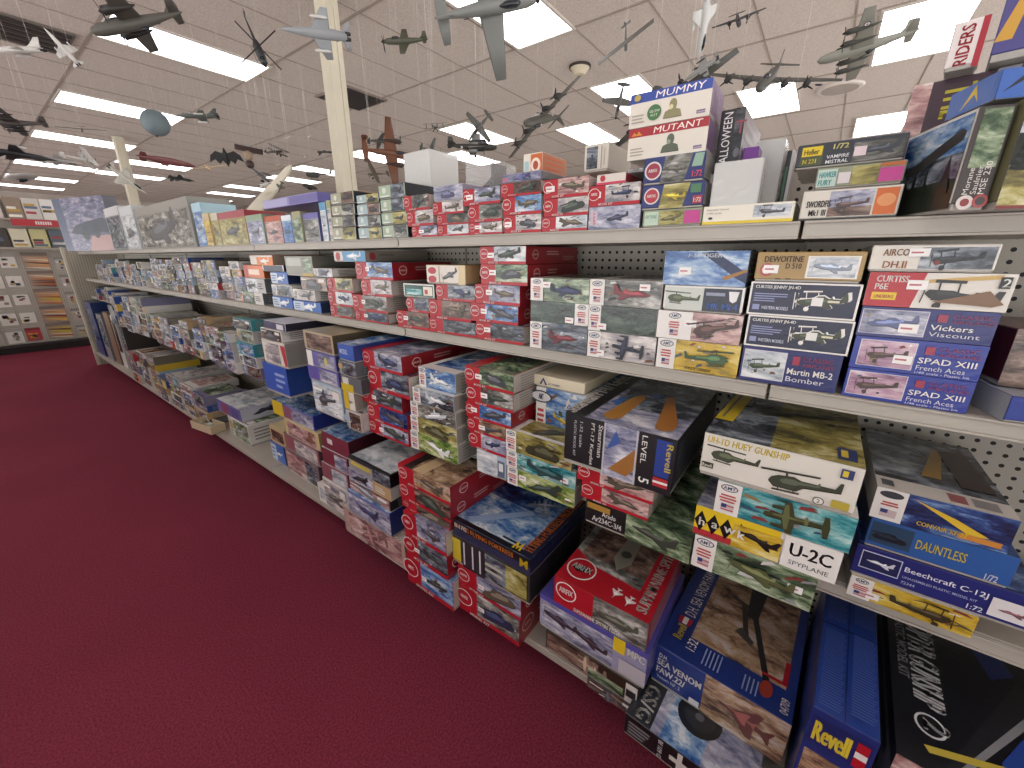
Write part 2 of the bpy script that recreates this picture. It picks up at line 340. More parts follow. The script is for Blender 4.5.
def lines(u0, v0, u1, v1, n, m, seed=0):
    """rows of small print as thin bars"""
    r = random.Random(seed); o = []
    for i in range(n):
        v = v1-(v1-v0)*(i+0.5)/n; th = (v1-v0)/n*0.45; o.append(('R', u0, v-th/2, u0+(u1-u0)*r.uniform(0.6, 1), v+th/2, m))
    return o

NBOX = 0
def kit_box(name, loc, w, d, h, art, label, group=None, yaw=0, near=True, sticker=None, tilt=(0, 0), clip=None, cat='model kit box'):
    """one boxed model kit; width along the shelf, depth into it"""
    fc = art.get('base', '#c9c5bd'); fm = {'front': art.get('fc', fc), 'top': art.get('tc', art.get('fc', fc)), 'right': art.get('sc', fc), 'left': art.get('lc', art.get('sc', fc))}
    rot = (tilt[0], tilt[1], -PI/2+math.radians(yaw))
    mb = MB()
    if near:
        root = empty(name, loc, rot)
        z0 = h*0.07
        mb.box(-w/2, w/2, 0, d, z0, h, fc, 0.0015, fm)
        for f in ('front', 'top', 'right', 'left'):
            if art.get(f): printed(mb, f, art[f], w, h, d)
        mb.build('lid', root)
        t = MB(); t.box(-w/2+.002, w/2-.002, .002, d-.002, 0, h*0.9, art.get('tray', '#a9a59d'), 0.001); t.build('tray', root)
        if sticker:
            u, v = sticker; s = MB(); sw = min(0.026, w*.2); sh = min(0.016, h*.3)
            s.box(u*w-w/2-sw/2, u*w-w/2+sw/2, -0.0034, -0.0026, v*h-sh/2, v*h+sh/2, '#f1efec')
            s.box(u*w-w/2-sw*.4, u*w-w/2+sw*.2, -0.0037, -0.0030, v*h-sh*.1, v*h+sh*.1, '#b86a70'); q = s.build('price_sticker', root); q['label'] = 'small white price sticker'
    else:
        mb.box(-w/2, w/2, 0, d, 0, h, fc, 0.0012, fm)
        for f in ('front', 'top', 'right', 'left'):
            if art.get(f): printed(mb, f, art[f], w, h, d)
        root = mb.build(name, None, loc, rot)
    tag(root, label, cat, group)
    global NBOX; NBOX += 1
    return root

# ---------------------------------------------------------------- the room
X0, X1, Y0, Y1 = -4.5, 12.0, -4.5, 19.0
# burgundy carpet down the aisle, unseen pale floor added either side to bounce light up
M_BOUNCE = metal_paint('#e9e6df', 'pale_bounce_floor', 0.5)
mb = MB(); mb.box(-1.6, 1.62, Y0, Y1, -0.1, 0, carpet_mat()); mb.box(X0, -1.6, Y0, Y1, -0.1, -.003, M_BOUNCE); mb.box(1.62, X1, Y0, Y1, -0.1, -.003, M_BOUNCE); structure(mb.build('floor'))
# ceiling: tiles 2 x 4 ft, one slab with openings for nothing: tiles proud of the grid bars
M_TILE = ceiling_mat(); M_TBAR = metal_paint('#a5988e', 'ceiling_grid', 0.5)
mb = MB(); mb.box(X0, X1, Y0, Y1, CEIL+0.004, CEIL+0.1, M_TILE); structure(mb.build('ceiling'))
mb = MB()
gx = [1.15+1.17*k for k in range(-4, 10)]; gy = [1.98+0.61*k for k in range(-10, 28)]
for x in gx: mb.box(x-0.012, x+0.012, Y0, Y1, CEIL-0.002, CEIL+0.004, M_TBAR)
for y in gy: mb.box(X0, X1, y-0.005, y+0.005, CEIL-0.001, CEIL+0.004, M_TBAR)
structure(mb.build('trim_1'))
# unseen walls with openings added to let fill light reach the ceiling
def fill_light_wall(n, horizontal, c0, c1, t0, t1):
    mb = MB(); bays = int((c1-c0)/2.35); st = (c1-c0)/bays
    def b(a0, a1, z0, z1, m=M_WALL, mm=None, q=(t0, t1)):
        k = mm or mb
        if horizontal: k.box(a0, a1, q[0], q[1], z0, z1, m)
        else: k.box(q[0], q[1], a0, a1, z0, z1, m)
    b(c0, c1, 0, 0.3); b(c0, c1, 3.0, CEIL)
    for i in range(bays+1):
        x = c0+i*st; b(max(c0, x-.09), min(c1, x+.09), 0.3, 3.0)
    structure(mb.build(n))
fill_light_wall('wall_near', True, X0, X1, Y0-.1, Y0); fill_light_wall('wall_left', False, Y0, Y1, X0-.1, X0)
for n, a in (('wall_far', (X0, X1, Y1, Y1+.1)), ('wall_right', (X1, X1+.1, Y0, Y1))):
    mb = MB(); mb.box(*a, 0, CEIL, M_WALL); structure(mb.build(n))
for n, a in (('baseboard_far', (X0, X1, Y1-.012, Y1)), ('baseboard_right', (X1-.012, X1, Y0, Y1-.02))):
    mb = MB(); mb.box(*a, 0, 0.1, M_DARK); structure(mb.build(n))

# ---------------------------------------------------------------- fluorescent ceiling lights
M_DIFF = emit('#fdfcff', LAMP, 'lamp_diffuser'); M_FRAME = flat('#c8bfb6', 0.4, name='lamp_frame')
LIGHTS = []
for y in (4.97, 7.44, 9.85, 12.9, 15.2, 17.2): LIGHTS.append((1.75, y, 'first'))
for y in (2.26, 11.2, 13.05): LIGHTS.append((2.92, y, 'second'))
LIGHTS += [(5.25, -0.29, 'third'), (5.22, 2.14, 'third'), (5.27, 4.58, 'third'), (5.27, 7.07, 'third'), (5.27, 9.08, 'third'), (5.4, 10.6, 'third'), (5.3, 12.8, 'third'), (5.45, 14.5, 'third'), (5.5, 16.35, 'third')]
LIGHTS += [(6.3, 0.87, 'fourth'), (6.3, 3.22, 'fourth'), (6.35, 5.7, 'fourth'), (8.3, -0.27, 'fifth'), (8.3, 2.2, 'fifth')]
NEAR = {( 'first'): 'over the far aisle', 'second': 'over the shelving', 'third': 'beyond the shelving', 'fourth': 'one row further over', 'fifth': 'at the far right'}
ordn = ['first', 'second', 'third', 'fourth', 'fifth', 'sixth', 'seventh', 'eighth', 'ninth', 'tenth', 'eleventh', 'twelfth', 'thirteenth', 'fourteenth']
cnt = {}
def ceiling_light(x, y, label):
    t = empty('ceiling_light', (x, y, CEIL)); fx, fy = 0.585, 0.29
    f = MB()
    for a in ((-fx, fx, -fy, -fy+.02), (-fx, fx, fy-.02, fy), (-fx, -fx+.02, -fy+.02, fy-.02), (fx-.02, fx, -fy+.02, fy-.02)): f.box(*a, -0.014, 0.002, M_FRAME)
    f.build('frame', t); g = MB(); g.box(-fx+.02, fx-.02, -fy+.02, fy-.02, -0.008, -0.002, M_DIFF); g.build('diffuser', t)
    tag(t, label, 'ceiling light', 'fluorescent ceiling lights')
for x, y, row in sorted(LIGHTS, key=lambda a: (a[0]//1.1, a[1])):
    cnt[row] = cnt.get(row, 0)+1
    ceiling_light(x, y, 'bright recessed fluorescent ceiling panel, %s nearest in the row %s' % (ordn[cnt[row]-1], NEAR[row]))
for i, (x, y) in enumerate([(-0.8, 0.0), (-0.8, 2.5), (-0.8, 5.0), (-0.8, 7.5), (-0.8, -2.4), (1.75, -0.4), (1.75, -2.6), (2.92, -1.4), (-2.9, 1.2), (-2.9, 5.0), (-0.8, 11.0), (-0.8, 15)]):  # extra panels out of view, added to light the shelf fronts
    ceiling_light(x, y, 'unseen ceiling fill panel added over the open shop floor, %s counted from the door side' % ordn[i])
# air vent, smoke detector, round speaker
t = empty('ceiling_vent', (3.27, 4.8, CEIL)); mb = MB()
mb.box(-.29, .29, -.29, .29, -0.012, 0.002, flat('#8b7e76', 0.5)); mb.build('frame', t)
mb = MB()
for k in range(11): mb.box(-.26, .26, -.26+.048*k, -.225+.048*k, -0.02, -0.012, flat('#2b2422', 0.6))
mb.build('louvre', t); tag(t, 'dark louvred square air vent behind the near white column', 'vent')
t = empty('ceiling_vent', (1.0, 6.25, CEIL)); mb = MB()
mb.box(-.5, .1, -.3, .3, -0.012, 0.002, flat('#6f655f', 0.5)); mb.build('frame', t)
t.location = (0.98, 5.68, CEIL)
mb = MB()
for k in range(5): mb.box(-.48, .08, -.27+.11*k, -.21+.11*k, -0.022, -0.012, flat('#2b2422', 0.6))
mb.build('louvre', t); tag(t, 'long slotted ceiling air vent at the upper left', 'vent')
t = empty('smoke_detector', (4.137, 2.264, CEIL)); mb = MB()
def disc(mb, r0, r1, z0, z1, m, n=24, x=0, y=0): mb.rings([[(x+r0*math.cos(2*PI*k/n), y+r0*math.sin(2*PI*k/n), z0) for k in range(n)], [(x+r1*math.cos(2*PI*k/n), y+r1*math.sin(2*PI*k/n), z1) for k in range(n)]], m, smooth=False)
disc(mb, .105, .105, -.02, 0.002, flat('#3a2f2a', 0.6)); mb.build('mount', t); mb = MB()
disc(mb, .05, .085, -.075, -.03, flat('#c9bda6', 0.5)); disc(mb, .085, .095, -.03, -.02, flat('#c9bda6', 0.5)); mb.build('sensor', t)
tag(t, 'round cream smoke detector with a dark rim on the ceiling', 'smoke detector')
t = empty('ceiling_speaker', (6.34, 0.214, CEIL)); mb = MB(); disc(mb, .2, .22, -.014, 0.002, flat('#d8cfc8', 0.5)); mb.build('rim', t)
mb = MB(); disc(mb, .17, .17, -.018, -.014, flat('#a99d95', 0.6)); mb.build('grille', t); tag(t, 'round pale ceiling speaker beyond the four engined model', 'speaker')

# ---------------------------------------------------------------- columns
for (x, y, lb) in ((2.05, 3.2, 'square cream column rising behind the stacked kits, nearest one'), (2.0, 9.15, 'slim cream column rising at the far end of the shelving')):
    t = empty('column', (x, y, 0)); mb = MB(); w = 0.06
    mb.box(-w, w, -w, w, 0, CEIL-0.004, M_COL, 0.006); mb.build('shaft', t)
    mb = MB(); mb.box(-w-.004, w+.004, -w-.004, w+.004, CEIL-0.02, CEIL-0.002, M_COL, 0.002); mb.build('cap', t)
    mb = MB(); mb.box(w*0.2, w*0.45, -w-.008, -w, 0, CEIL-0.07, M_COL); mb.build('conduit', t)
    tag(t, lb, 'column', 'cream ceiling columns')

# ---------------------------------------------------------------- the gondola shelving
JO = [-1.172+1.22*k for k in range(8)]+[7.75]
gon = empty('gondola_shelving', (1.2, 3.5, 0)); tag(gon, 'long grey steel gondola shelving with pegboard back, four levels deep in boxed kits', 'shelving')
def gp(mb, name, lab=None):
    o = mb.build(name, gon); o.location = (-1.2, -3.5, 0)
    if lab: o['label'] = lab
    return o
for k in range(len(JO)-1):
    a, b = JO[k]+.003, JO[k+1]-.003
    for z, nm in ((ZTOP, 'shelf'), (ZMID, 'shelf'), (ZLOW if a < 6.1 else .93, 'shelf')):
        mb = MB(); mb.box(XF+.004, XB-.004, a, b, z-.03, z, M_SHELF, .002); s = gp(mb, nm)
        mb = MB(); mb.box(XF-.004, XF+.003, a, b, z-.033, z-.0004, M_RAIL, .0015); mb.box(XF-.009, XF-.004, a, b, z-.033, z-.028, M_RAIL, .001); mb.box(XF-.009, XF-.004, a, b, z-.005, z-.0004, M_RAIL, .001)
        l = mb.build('price_rail', s)
    mb = MB(); mb.box(XBASE, XB-.004, a, b, ZBASE-.03, ZBASE, M_SHELF, .003); s = gp(mb, 'base_deck')
    mb = MB(); mb.box(XBASE+.12, XBASE+.13, a, b, 0.0, ZBASE-.031, M_DARK); gp(mb, 'kick_plate')
    mb = MB(); mb.box(XB, XB+.02, a, b, 0.0, 1.63, M_PEG); gp(mb, 'pegboard_panel', 'grey perforated pegboard panel')
for k, y in enumerate(JO):
    mb = MB(); mb.box(XB-.006, XB+.03, y-.0028, y+.0028, 0, 1.632, M_UPR)
    gp(mb, 'upright')
mb = MB(); mb.box(XB-.004, XB+.032, JO[0], JO[-1], 1.632, 1.65, M_UPR, .003); gp(mb, 'top_rail')
mb = MB(); mb.box(XBASE+.02, XB-.01, 7.76, 7.785, 0, 1.53, pegboard_mat('#b0a999', 'end_pegboard'), .002); gp(mb, 'end_panel', 'beige perforated panel closing the far end')
mb = MB(); mb.box(XBASE-.01, XBASE+.02, 7.755, 7.79, 0, 1.54, M_COL, .003); gp(mb, 'end_post')

# ---------------------------------------------------------------- box art
def art_red(pic='sky', seed=0, shape='fighter', title=None, side=True):
    r = random.Random(seed)
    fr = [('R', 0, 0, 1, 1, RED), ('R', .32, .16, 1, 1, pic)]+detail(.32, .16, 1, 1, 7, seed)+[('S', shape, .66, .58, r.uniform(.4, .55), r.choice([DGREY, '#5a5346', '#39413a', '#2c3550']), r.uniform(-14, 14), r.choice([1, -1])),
          ('E', .1, .58, .34, .3, WHITE), ('E', .1, .58, .31, .27, RED), ('T', 'AIRFIX', .035, .53, .13, WHITE, {'mw': .13, 'b': .02})]
    fr += [('T', title or 'MODEL KIT', .2, .03, .11, WHITE, {'b': .02, 'sh': .2})]
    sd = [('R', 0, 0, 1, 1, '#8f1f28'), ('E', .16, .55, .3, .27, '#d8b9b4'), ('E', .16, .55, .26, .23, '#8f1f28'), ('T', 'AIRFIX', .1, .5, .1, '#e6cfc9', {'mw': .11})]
    sd += lines(.36, .5, .62, .8, 2, '#c99a94', seed)+lines(.68, .2, .94, .5, 3, '#b57b77', seed+1)
    tp = [('R', 0, 0, 1, 1, pic), ('R', 0, 0, .24, 1, RED), ('S', shape if shape != 'biplane' else 'topview', .6, .5, .55, DGREY, r.uniform(20, 70)), ('R', .24, 0, .26, 1, '#7e2a26')]
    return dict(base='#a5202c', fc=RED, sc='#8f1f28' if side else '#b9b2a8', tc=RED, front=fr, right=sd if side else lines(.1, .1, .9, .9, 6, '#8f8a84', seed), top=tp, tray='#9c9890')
def art_amt(pic='storm', shape='jet', seed=0, ink=DGREY, flip=False, band=None, title=None, white=.24):
    r = random.Random(seed); a, b = (0, white) if not flip else (1-white, 1)
    c = (a+b)/2; fr = [('R', 0, 0, 1, 1, pic)]+(detail(b if not flip else 0, 0, 1 if not flip else a, 1, 12, seed) if pic != 'night' else [])+[('R', a, 0, b, 1, WHITE), ('E', c, .84, .22, .11, '#3a3d44'), ('E', c, .84, .19, .085, '#d9d9d9'), ('T', 'AMT', c-.05, .79, .1, '#1c2a55', {'mw': .1, 'b': .03})]
    fr += [('R', c-.06, .58, c+.06, .63, '#b74b4b'), ('R', c-.07, .49, c+.07, .54, '#b74b4b'), ('R', c-.06, .4, c+.06, .45, '#b74b4b')]
    fr += [('R', c-.045, .12, c+.06, .34, '#c9b7b7'), ('R', c-.045, .22, c, .34, '#2f3d74'), ('R', c, .28, c+.06, .31, RED), ('R', c-.045, .15, c+.06, .18, RED)]
    u = .5+white/2 if not flip else .5-white/2
    if band: fr.append(band)
    if shape: fr += [('S', shape, u, .5, .52, ink, r.uniform(-18, 18), r.choice([1, -1]))]
    if title: fr += [('T', title, u-.24, .05, .12, '#1c1c1c', {'b': .02})]
    tp = [('R', 0, 0, 1, 1, pic), ('R', 0, 0, 1, .14, WHITE), ('R', 0, 0, .16, 1, WHITE), ('S', shape or 'jet', .55, .55, .5, ink, 35)]
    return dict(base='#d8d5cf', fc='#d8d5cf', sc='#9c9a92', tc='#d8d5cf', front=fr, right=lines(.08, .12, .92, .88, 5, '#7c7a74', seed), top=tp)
def art_navy(l1, l2=None, pic='sky', shape='fighter', base=NAVY, ink='#2e3236', left=.03, right=.48, sub=None, brand=True, seed=0, tr=.42, tmw=None):
    fr = [('R', 0, 0, 1, 1, base), ('R', left-.008, .1, right+.008, .92, '#cfcbd6'), ('R', left, .12, right, .9, pic)]+detail(left, .12, right, .9, 5, seed)+[('S', shape, (left+right)/2, .5, (right-left)*.8, ink, 6)]
    if brand: fr += [('R', right+.07, .62, right+.14, .86, '#9b2b4a'), ('T', 'CLASSIC', right+.17, .75, .12, '#8c2745', {'mw': .28, 'b': .0}), ('T', 'AIRPLANES', right+.17, .6, .1, '#8c2745', {'mw': .3, 'b': 0})]
    fr += [('T', l1, right+.035, .36, .17, WHITE, {'mw': tmw or tr, 'b': .01})]
    if l2: fr += [('T', l2, right+.035, .16, .14, '#d6d6e0', {'mw': tr*.85, 'b': .0})]
    if sub: fr += [('T', sub, right+.035, .05, .07, '#c6c6dc', {'mw': tr*.95})]
    return dict(base=base, fc=base, sc=base, tc=base, front=fr, right=lines(.1, .1, .9, .9, 5, '#6670a8', seed), top=[('R', .04, .04, .96, .96, pic), ('S', 'topview', .5, .5, .5, ink, 20)])
def art_jenny(seed=0):
    fr = [('R', 0, 0, 1, 1, WHITE), ('R', .02, .05, .98, .95, '#161c3e'), ('T', 'CURTISS JENNY JN-4D', .05, .78, .12, WHITE, {'mw': .43, 'b': .02})]
    fr += lines(.05, .4, .38, .68, 4, '#8b93bb', seed)+[('R', .05, .16, .12, .32, '#8b93bb'), ('T', 'WESTERN MODELS', .14, .18, .1, '#c9cddd', {'mw': .26})]
    fr += [('S', 'fighter', .69, .5, .5, WHITE, 4), ('S', 'biplane', .67, .5, .44, WHITE, 0), ('S', 'fighter', .69, .49, .44, '#39402f', 4), ('R', .74, .47, .84, .53, '#d9d4b6'), ('R', .6, .36, .7, .6, '#e7e6e2')]
    return dict(base='#c9c8cc', fc=WHITE, sc='#161c3e', tc='#161c3e', front=fr, right=lines(.1, .1, .9, .9, 5, '#8b93bb', seed), top=[('R', .03, .03, .97, .97, '#161c3e'), ('S', 'biplane', .5, .5, .6, WHITE, 0)])
ARTC = [('#b9b7b3', 'grey'), ('#d9d6d0', 'white'), ('#5e6468', 'dark grey'), ('#2f4f94', 'blue'), ('#9fb2c4', 'pale blue'), ('#b79a6e', 'tan'), ('#22252b', 'black'), ('#6f6b5c', 'olive'), ('#a83038', 'red'), ('#7b7896', 'grey violet'), ('#d2b13a', 'yellow'), ('#d67a3c', 'orange'), ('#3e8c93', 'teal')]
def art_any(seed, wts=None, two=None):
    r = random.Random(seed); wts = wts or [6, 7, 4, 3, 4, 3, 2, 3, 1, 2, .7, .5, .6]
    b, bn = r.choices(ARTC, wts)[0]; W0 = [6, 7, 4, 2, 3, 3, 2, 2, 1, 2, .7, .5, .6]; c2, cn = r.choices([a for a in ARTC if a[1] != bn], [w for a, w in zip(ARTC, W0) if a[1] != bn])[0]
    p = r.choice(['sky', 'storm', 'dusk', 'camo', 'pastel', 'snow', 'lilac', 'green', 'brown', 'khaki', 'mauve', 'snow', 'pastel'])
    k = r.random(); s = r.choice(['fighter', 'jet', 'tank', 'bomber', 'ship', 'fighter', 'heli']); ink = r.choice([DGREY, '#2a2c30', '#5d5b52', '#7b7f84'])
    if k < .4: fr = [('R', .26, .08, .98, .94, p)]+detail(.26, .08, .98, .94, 6, seed)+[('S', s, .62, .5, .5, ink, r.uniform(-12, 12)), ('E', .13, .6, .25, .22, c2)]+lines(.05, .1, .22, .36, 2, '#55555a' if bn in ('white', 'grey', 'pale blue', 'yellow', 'tan', 'orange') else '#cfcfd2', seed)
    elif k < .7: fr = [('R', 0, 0, .6, 1, p), ('R', .6, 0, 1, 1, c2)]+detail(0, 0, .6, 1, 5, seed)+[('S', s, .3, .5, .42, ink, r.uniform(-12, 12))]+lines(.66, .25, .94, .75, 3, '#e3e1dc' if cn not in ('white', 'grey', 'pale blue') else '#4b4b50', seed)
    else: fr = [('R', .03, .07, .97, .93, p)]+detail(.03, .07, .97, .93, 8, seed)+[('S', s, .5, .5, .6, ink, r.uniform(-12, 12)), ('R', .72, .62, .93, .85, '#e5e2dc')]+lines(.06, .68, .4, .86, 1, '#f0eee8', seed)
    tp = [('R', .04, .04, .96, .96, p), ('S', 'jettop' if s == 'jet' else 'topview', .5, .55, .55, ink, r.uniform(0, 180)), ('R', .05, .06, .95, .2, b)]
    sd = lines(.1, .2, .9, .85, 4, '#8b8986', seed)
    d = dict(base=b, fc=b, sc=b, tc=b, front=fr, top=tp, right=sd)
    d['words'] = '%s box with %s panel' % (bn, cn); return d

# ---------------------------------------------------------------- stacks of kits measured on the shelves
POSN = ['bottom', 'second up', 'third up', 'fourth up', 'fifth up', 'sixth up', 'seventh up']
PLACED = []
def trim(yl, yr, x0, x1, z0, z1):
    """neighbouring boxes touch, they do not pass through each other"""
    for a, b, p, q, r_, t in PLACED:
        if x1 > p and x0 < q and z1 > r_ and z0 < t and yl > a and yr < b:
            if b-yr < .4*(yl-yr) and yl > b: yr = b+.002
            elif yl-a < .4*(yl-yr) and yr < a: yl = a-.002
    PLACED.append((yr, yl, x0, x1, z0, z1)); return yl, yr
def stack(where, z0, X, boxes, group, depth=0.24, near=True, sep=0.0012):
    z = z0
    if isinstance(X, tuple): X = atZ(X[0], X[1], z0)[0]-(.028 if z0 == ZBASE else 0)
    n = len(boxes)
    for i, b in enumerate(boxes):
        tlx, tly, trx, tr_y, art, desc = b[:6]; o = b[6] if len(b) > 6 else {}
        xx = X+o.get('dx', 0); yl, zt = atX(tlx, tly, xx); yr, _ = atX(trx, tr_y, xx)
        h = max(zt-z, 0.012) if 'h' not in o else o['h']; d = o.get('d', depth)
        if z0 == ZLOW: h = min(h, ZMID-.034-z)
        if z0 == ZMID: h = min(h, ZTOP-.035-z)
        yl, yr = trim(yl, yr, xx, xx+d, z+.004, z+h-.004); w = yl-yr
        d = min(d, XB-.012-xx) if z0 != ZTOP else min(d, XB-.012-xx)
        pos = 'only box' if n == 1 else ('top' if i == n-1 else POSN[i])
        lab = desc+(', %s in %s' % (pos, where) if n > 1 else ', '+where)
        if len(lab.split()) > 16: print('LONG', len(lab.split()), lab)
        kit_box('model_kit_box', (xx, (yl+yr)/2, z+0.0006), w, d, h-sep, art, lab, group, o.get('yaw', random.uniform(-.5, .5)), near, o.get('st'))
        z += h
    return z
G2 = 'kits on the second shelf'; G3 = 'kits on the third shelf'; G1 = 'kits on the top shelf'; G4 = 'kits on the bottom shelf'
# --- second shelf, near end
stack('rightmost stack of second shelf', ZMID, XF, [
 (848.7,366.6,978,380, art_navy('SPAD XIII','French Aces','rose','biplane',BLUE,'#4a3c36',.03,.5,'1/48 scale - Plastic kit',seed=1), 'blue biplane kit box with pink sky picture', {'st': None}),
 (856.6,335,991,345, art_navy('SPAD XIII','French Aces','rose','biplane',BLUE,'#4a3c36',.06,.5,'1/48 scale - Plastic kit',seed=2), 'blue biplane kit box with pink sky picture', {'st': (.42,.4)}),
 (863,305.5,1003,311, art_navy('Vickers','Viscount','lilac','fighter','#20286e','#59648a',.02,.52,seed=3,tmw=.3), 'dark blue airliner kit box', {'st': (.4,.35)}),
 (871,271.6,1019,276, dict(base=WHITE,fc=WHITE,sc='#d5d1cb',tc=WHITE,front=[('R',0,0,1,1,'#ded9cf'),('P',[(0,0),(.36,0),(.42,1),(0,1)],'#b3212e'),('T','CURTISS',.06,.72,.19,WHITE,{'mw':.24,'b':.02}),('T','P6E',.06,.5,.18,WHITE,{'mw':.1,'b':.02}),('R',.05,.2,.24,.42,YEL),('T','LINDBERG',.07,.25,.1,'#b3212e',{'mw':.15,'b':.03}),('P',[(.4,.8),(.92,.98),(.9,.86),(.42,.72)],'#c9a860'),('S','biplane',.68,.4,.55,'#1c1c1d',-4),('P',[(.5,.2),(.86,.55),(.97,.2),(.9,.12)],'#7c5b3d'),('R',.9,.62,.97,.92,BLACK),('T','2',.918,.66,.22,WHITE,{'b':.03})], right=lines(.1,.1,.9,.9,4,'#8b8986')), 'white and red biplane kit box', {'st': (.37,.66)}),
 (874,245,1003.5,243.5, dict(base=WHITE,fc='#dcd7cc',sc='#c4beb2',tc='#c4c0b8',front=[('R',.42,.12,.98,.9,'storm'),('T','AIRCO',.1,.6,.26,'#8a5a35',{'mw':.22,'b':.03}),('T','DH.II',.12,.14,.26,'#a5642f',{'mw':.2,'b':.03}),('S','biplane',.7,.5,.42,'#24262b',5),('E',.56,.35,.09,.09,'#7c2f2f')], right=lines(.1,.1,.9,.9,4,'#8b8986')), 'cream biplane kit box with grey sky picture', {'st': (.4,.72)}),
], G2, .26)
stack('stack under the gold box', ZMID, XF, [
 (744,345,844,356, art_navy('Martin MB-2','Bomber','snow','biplane','#1f2766','#3c4a34',.03,.47,seed=4,tr=.44), 'blue kit box with pale biplane picture'),
 (749,314,857,318, art_jenny(1), 'lower navy box with white outlined plane', {}),
 (752,281,864.5,282.5, art_jenny(2), 'upper navy box with white outlined plane', {}),
 (758.5,251.7,869,249.5, dict(base=GOLD,fc=GOLD,sc='#8f7444',tc='#b39b6c',front=[('R',.5,.14,.96,.86,'#e6e2d8'),('R',.52,.18,.94,.82,'snow'),('S','fighter',.73,.5,.34,'#8f9aa8',-8),('T','DEWOITINE',.08,.66,.2,'#4a3514',{'mw':.38,'b':.02}),('T','D 510',.3,.44,.18,'#4a3514',{'mw':.15,'b':.02}),('E',.12,.4,.22,.22,'#b4474a'),('E',.12,.4,.15,.15,'#dccfc0'),('E',.12,.4,.08,.08,'#37508f'),('R',.22,.08,.27,.12,'#5e451d'),('R',.32,.08,.37,.12,'#5e451d')], right=lines(.1,.1,.9,.9,4,'#6b5230')), 'gold kit box with framed plane picture', {'st': (.16,.42)}),
], G2, .26)
stack('stack under the blue cloud box', ZMID, XF, [
 (659,337,742,344, art_amt('desert','heli',5,'#3f5b3a',title='JOLLY GREEN'), 'white and yellow helicopter kit box'),
 (659,309.5,744,316, art_amt('mauve','heli',6,'#4b3531',title=None,white=.44), 'white and reddish helicopter kit box', {'st': (.42,.6)}),
 (665,284.5,746,288, dict(base=WHITE,fc='#e5e3de',sc='#5b6168',tc='#5b6168',front=[('R',.03,.06,.97,.93,'#c9cec6'),('R',.52,.06,.97,.93,'#1d2438'),('S','heli',.27,.5,.42,'#434a33',-4),('R',.55,.66,.78,.78,'#8b93a8'),('T','MIL Mi-4',.58,.16,.22,'#5076c4',{'mw':.36,'b':.02}),('P',[(.82,.84),(.94,.84),(.92,.5),(.88,.42),(.84,.5)],'#e3e3e3')], right=lines(.1,.1,.9,.9,4,'#9a9a9a')), 'white and black box with olive helicopter'),
 (666,251,750,256, dict(base='#47699c',fc='sky',sc='#8a9097',tc='snow',front=[('R',0,0,1,1,'sky'),('P',[(.45,.95),(.62,.98),(1,.38),(1,.1),(.9,.22)],'#232f55'),('P',[(.72,.25),(1,.5),(1,.42),(.78,.18)],'#a0702e'),('T','F-5E TIGER',.3,.82,.11,'#dfe6ee',{'mw':.4,'b':.02})], right=lines(.1,.1,.9,.9,5,'#c6ccd2')), 'blue jet kit box with clouds', {'st': (.28,.42)}),
], G2, .27)
stack('right white edged stack, second shelf', ZMID, XF, [
 (589,330,657,336, art_amt('pastel','bomber',7,'#1d2333',white=.2), 'white edged box with twin engined plane', {'st': (.2,.2)}),
 (589.5,304.5,660,310, art_amt('night',None,8,white=.19), 'white edged box with dark green picture', {'st': (.22,.2)}),
 (591,278.8,663.5,281, art_amt('camo','jet',9,'#7a2f38',white=.22), 'white edged box with red and grey jets', {'st': (.78,.76)}),
], G2, .3)
stack('left white edged stack, second shelf', ZMID, XF, [
 (531,320.5,589,329.5, art_amt('storm','jet',10,'#6d3038',white=.22), 'white edged box with red and black jet', {}),
 (531,300,589,304.5, art_amt('night',None,11,flip=True,white=.22), 'white edged box with dark green picture', {'st': (.7,.2)}),
 (531.5,277.5,590,279, art_amt('green','fighter',12,'#20294a',white=.23), 'white edged box with white and navy aircraft', {'st': (.3,.72)}),
], G2, .3)
stack('tallest red stack, second shelf', ZMID, XF, [
 (476,321,524,326, art_red('storm',1,'jet',side=False), 'red kit box with dark grey picture', {'st': (.26,.6)}),
 (471,302.5,518,305, art_red('sky',2,'fighter'), 'red kit box with blue sky picture', {'st': (.3,.6)}),
 (475,283.7,520,286, art_red('lilac',3,'fighter'), 'red kit box with red plane', {'st': (.34,.6)}),
 (481,264,527.5,265.5, art_red('green',4,'tank'), 'red kit box with green ground picture', {'st': (.28,.6)}),
 (480,244,526,245, art_red('snow',5,'fighter'), 'red kit box with pale sky and grey plane', {'st': (.26,.5)}),
], G2, .31)
stack('stack under the two-badge box', ZMID, XF, [
 (429,317.5,476,320, art_red('storm',6,'fighter'), 'red kit box with grey picture'),
 (429,299,476,301.5, art_red('brown',7,'jet'), 'red kit box with dark picture'),
 (436,284,478,285.5, art_red('storm',8,'fighter'), 'red kit box with dark storm picture'),
 (426,264.5,465,264, dict(base=TAN,fc='#e0dace',sc=TAN,tc=TAN,front=[('E',.16,.7,.32,.18,'#b2303a'),('E',.16,.25,.32,.18,'#b2303a'),('S','fighter',.62,.5,.4,'#4b4c50',20),('R',.34,.05,.36,.95,'#9c8a6a'),('R',.84,0,1,1,'#d8c59a')],right=[('E',.35,.5,.4,.4,'#a83a40'),('R',.2,.42,.5,.58,TAN)]), 'tan and white box with round red badges'),
], G2, .26)
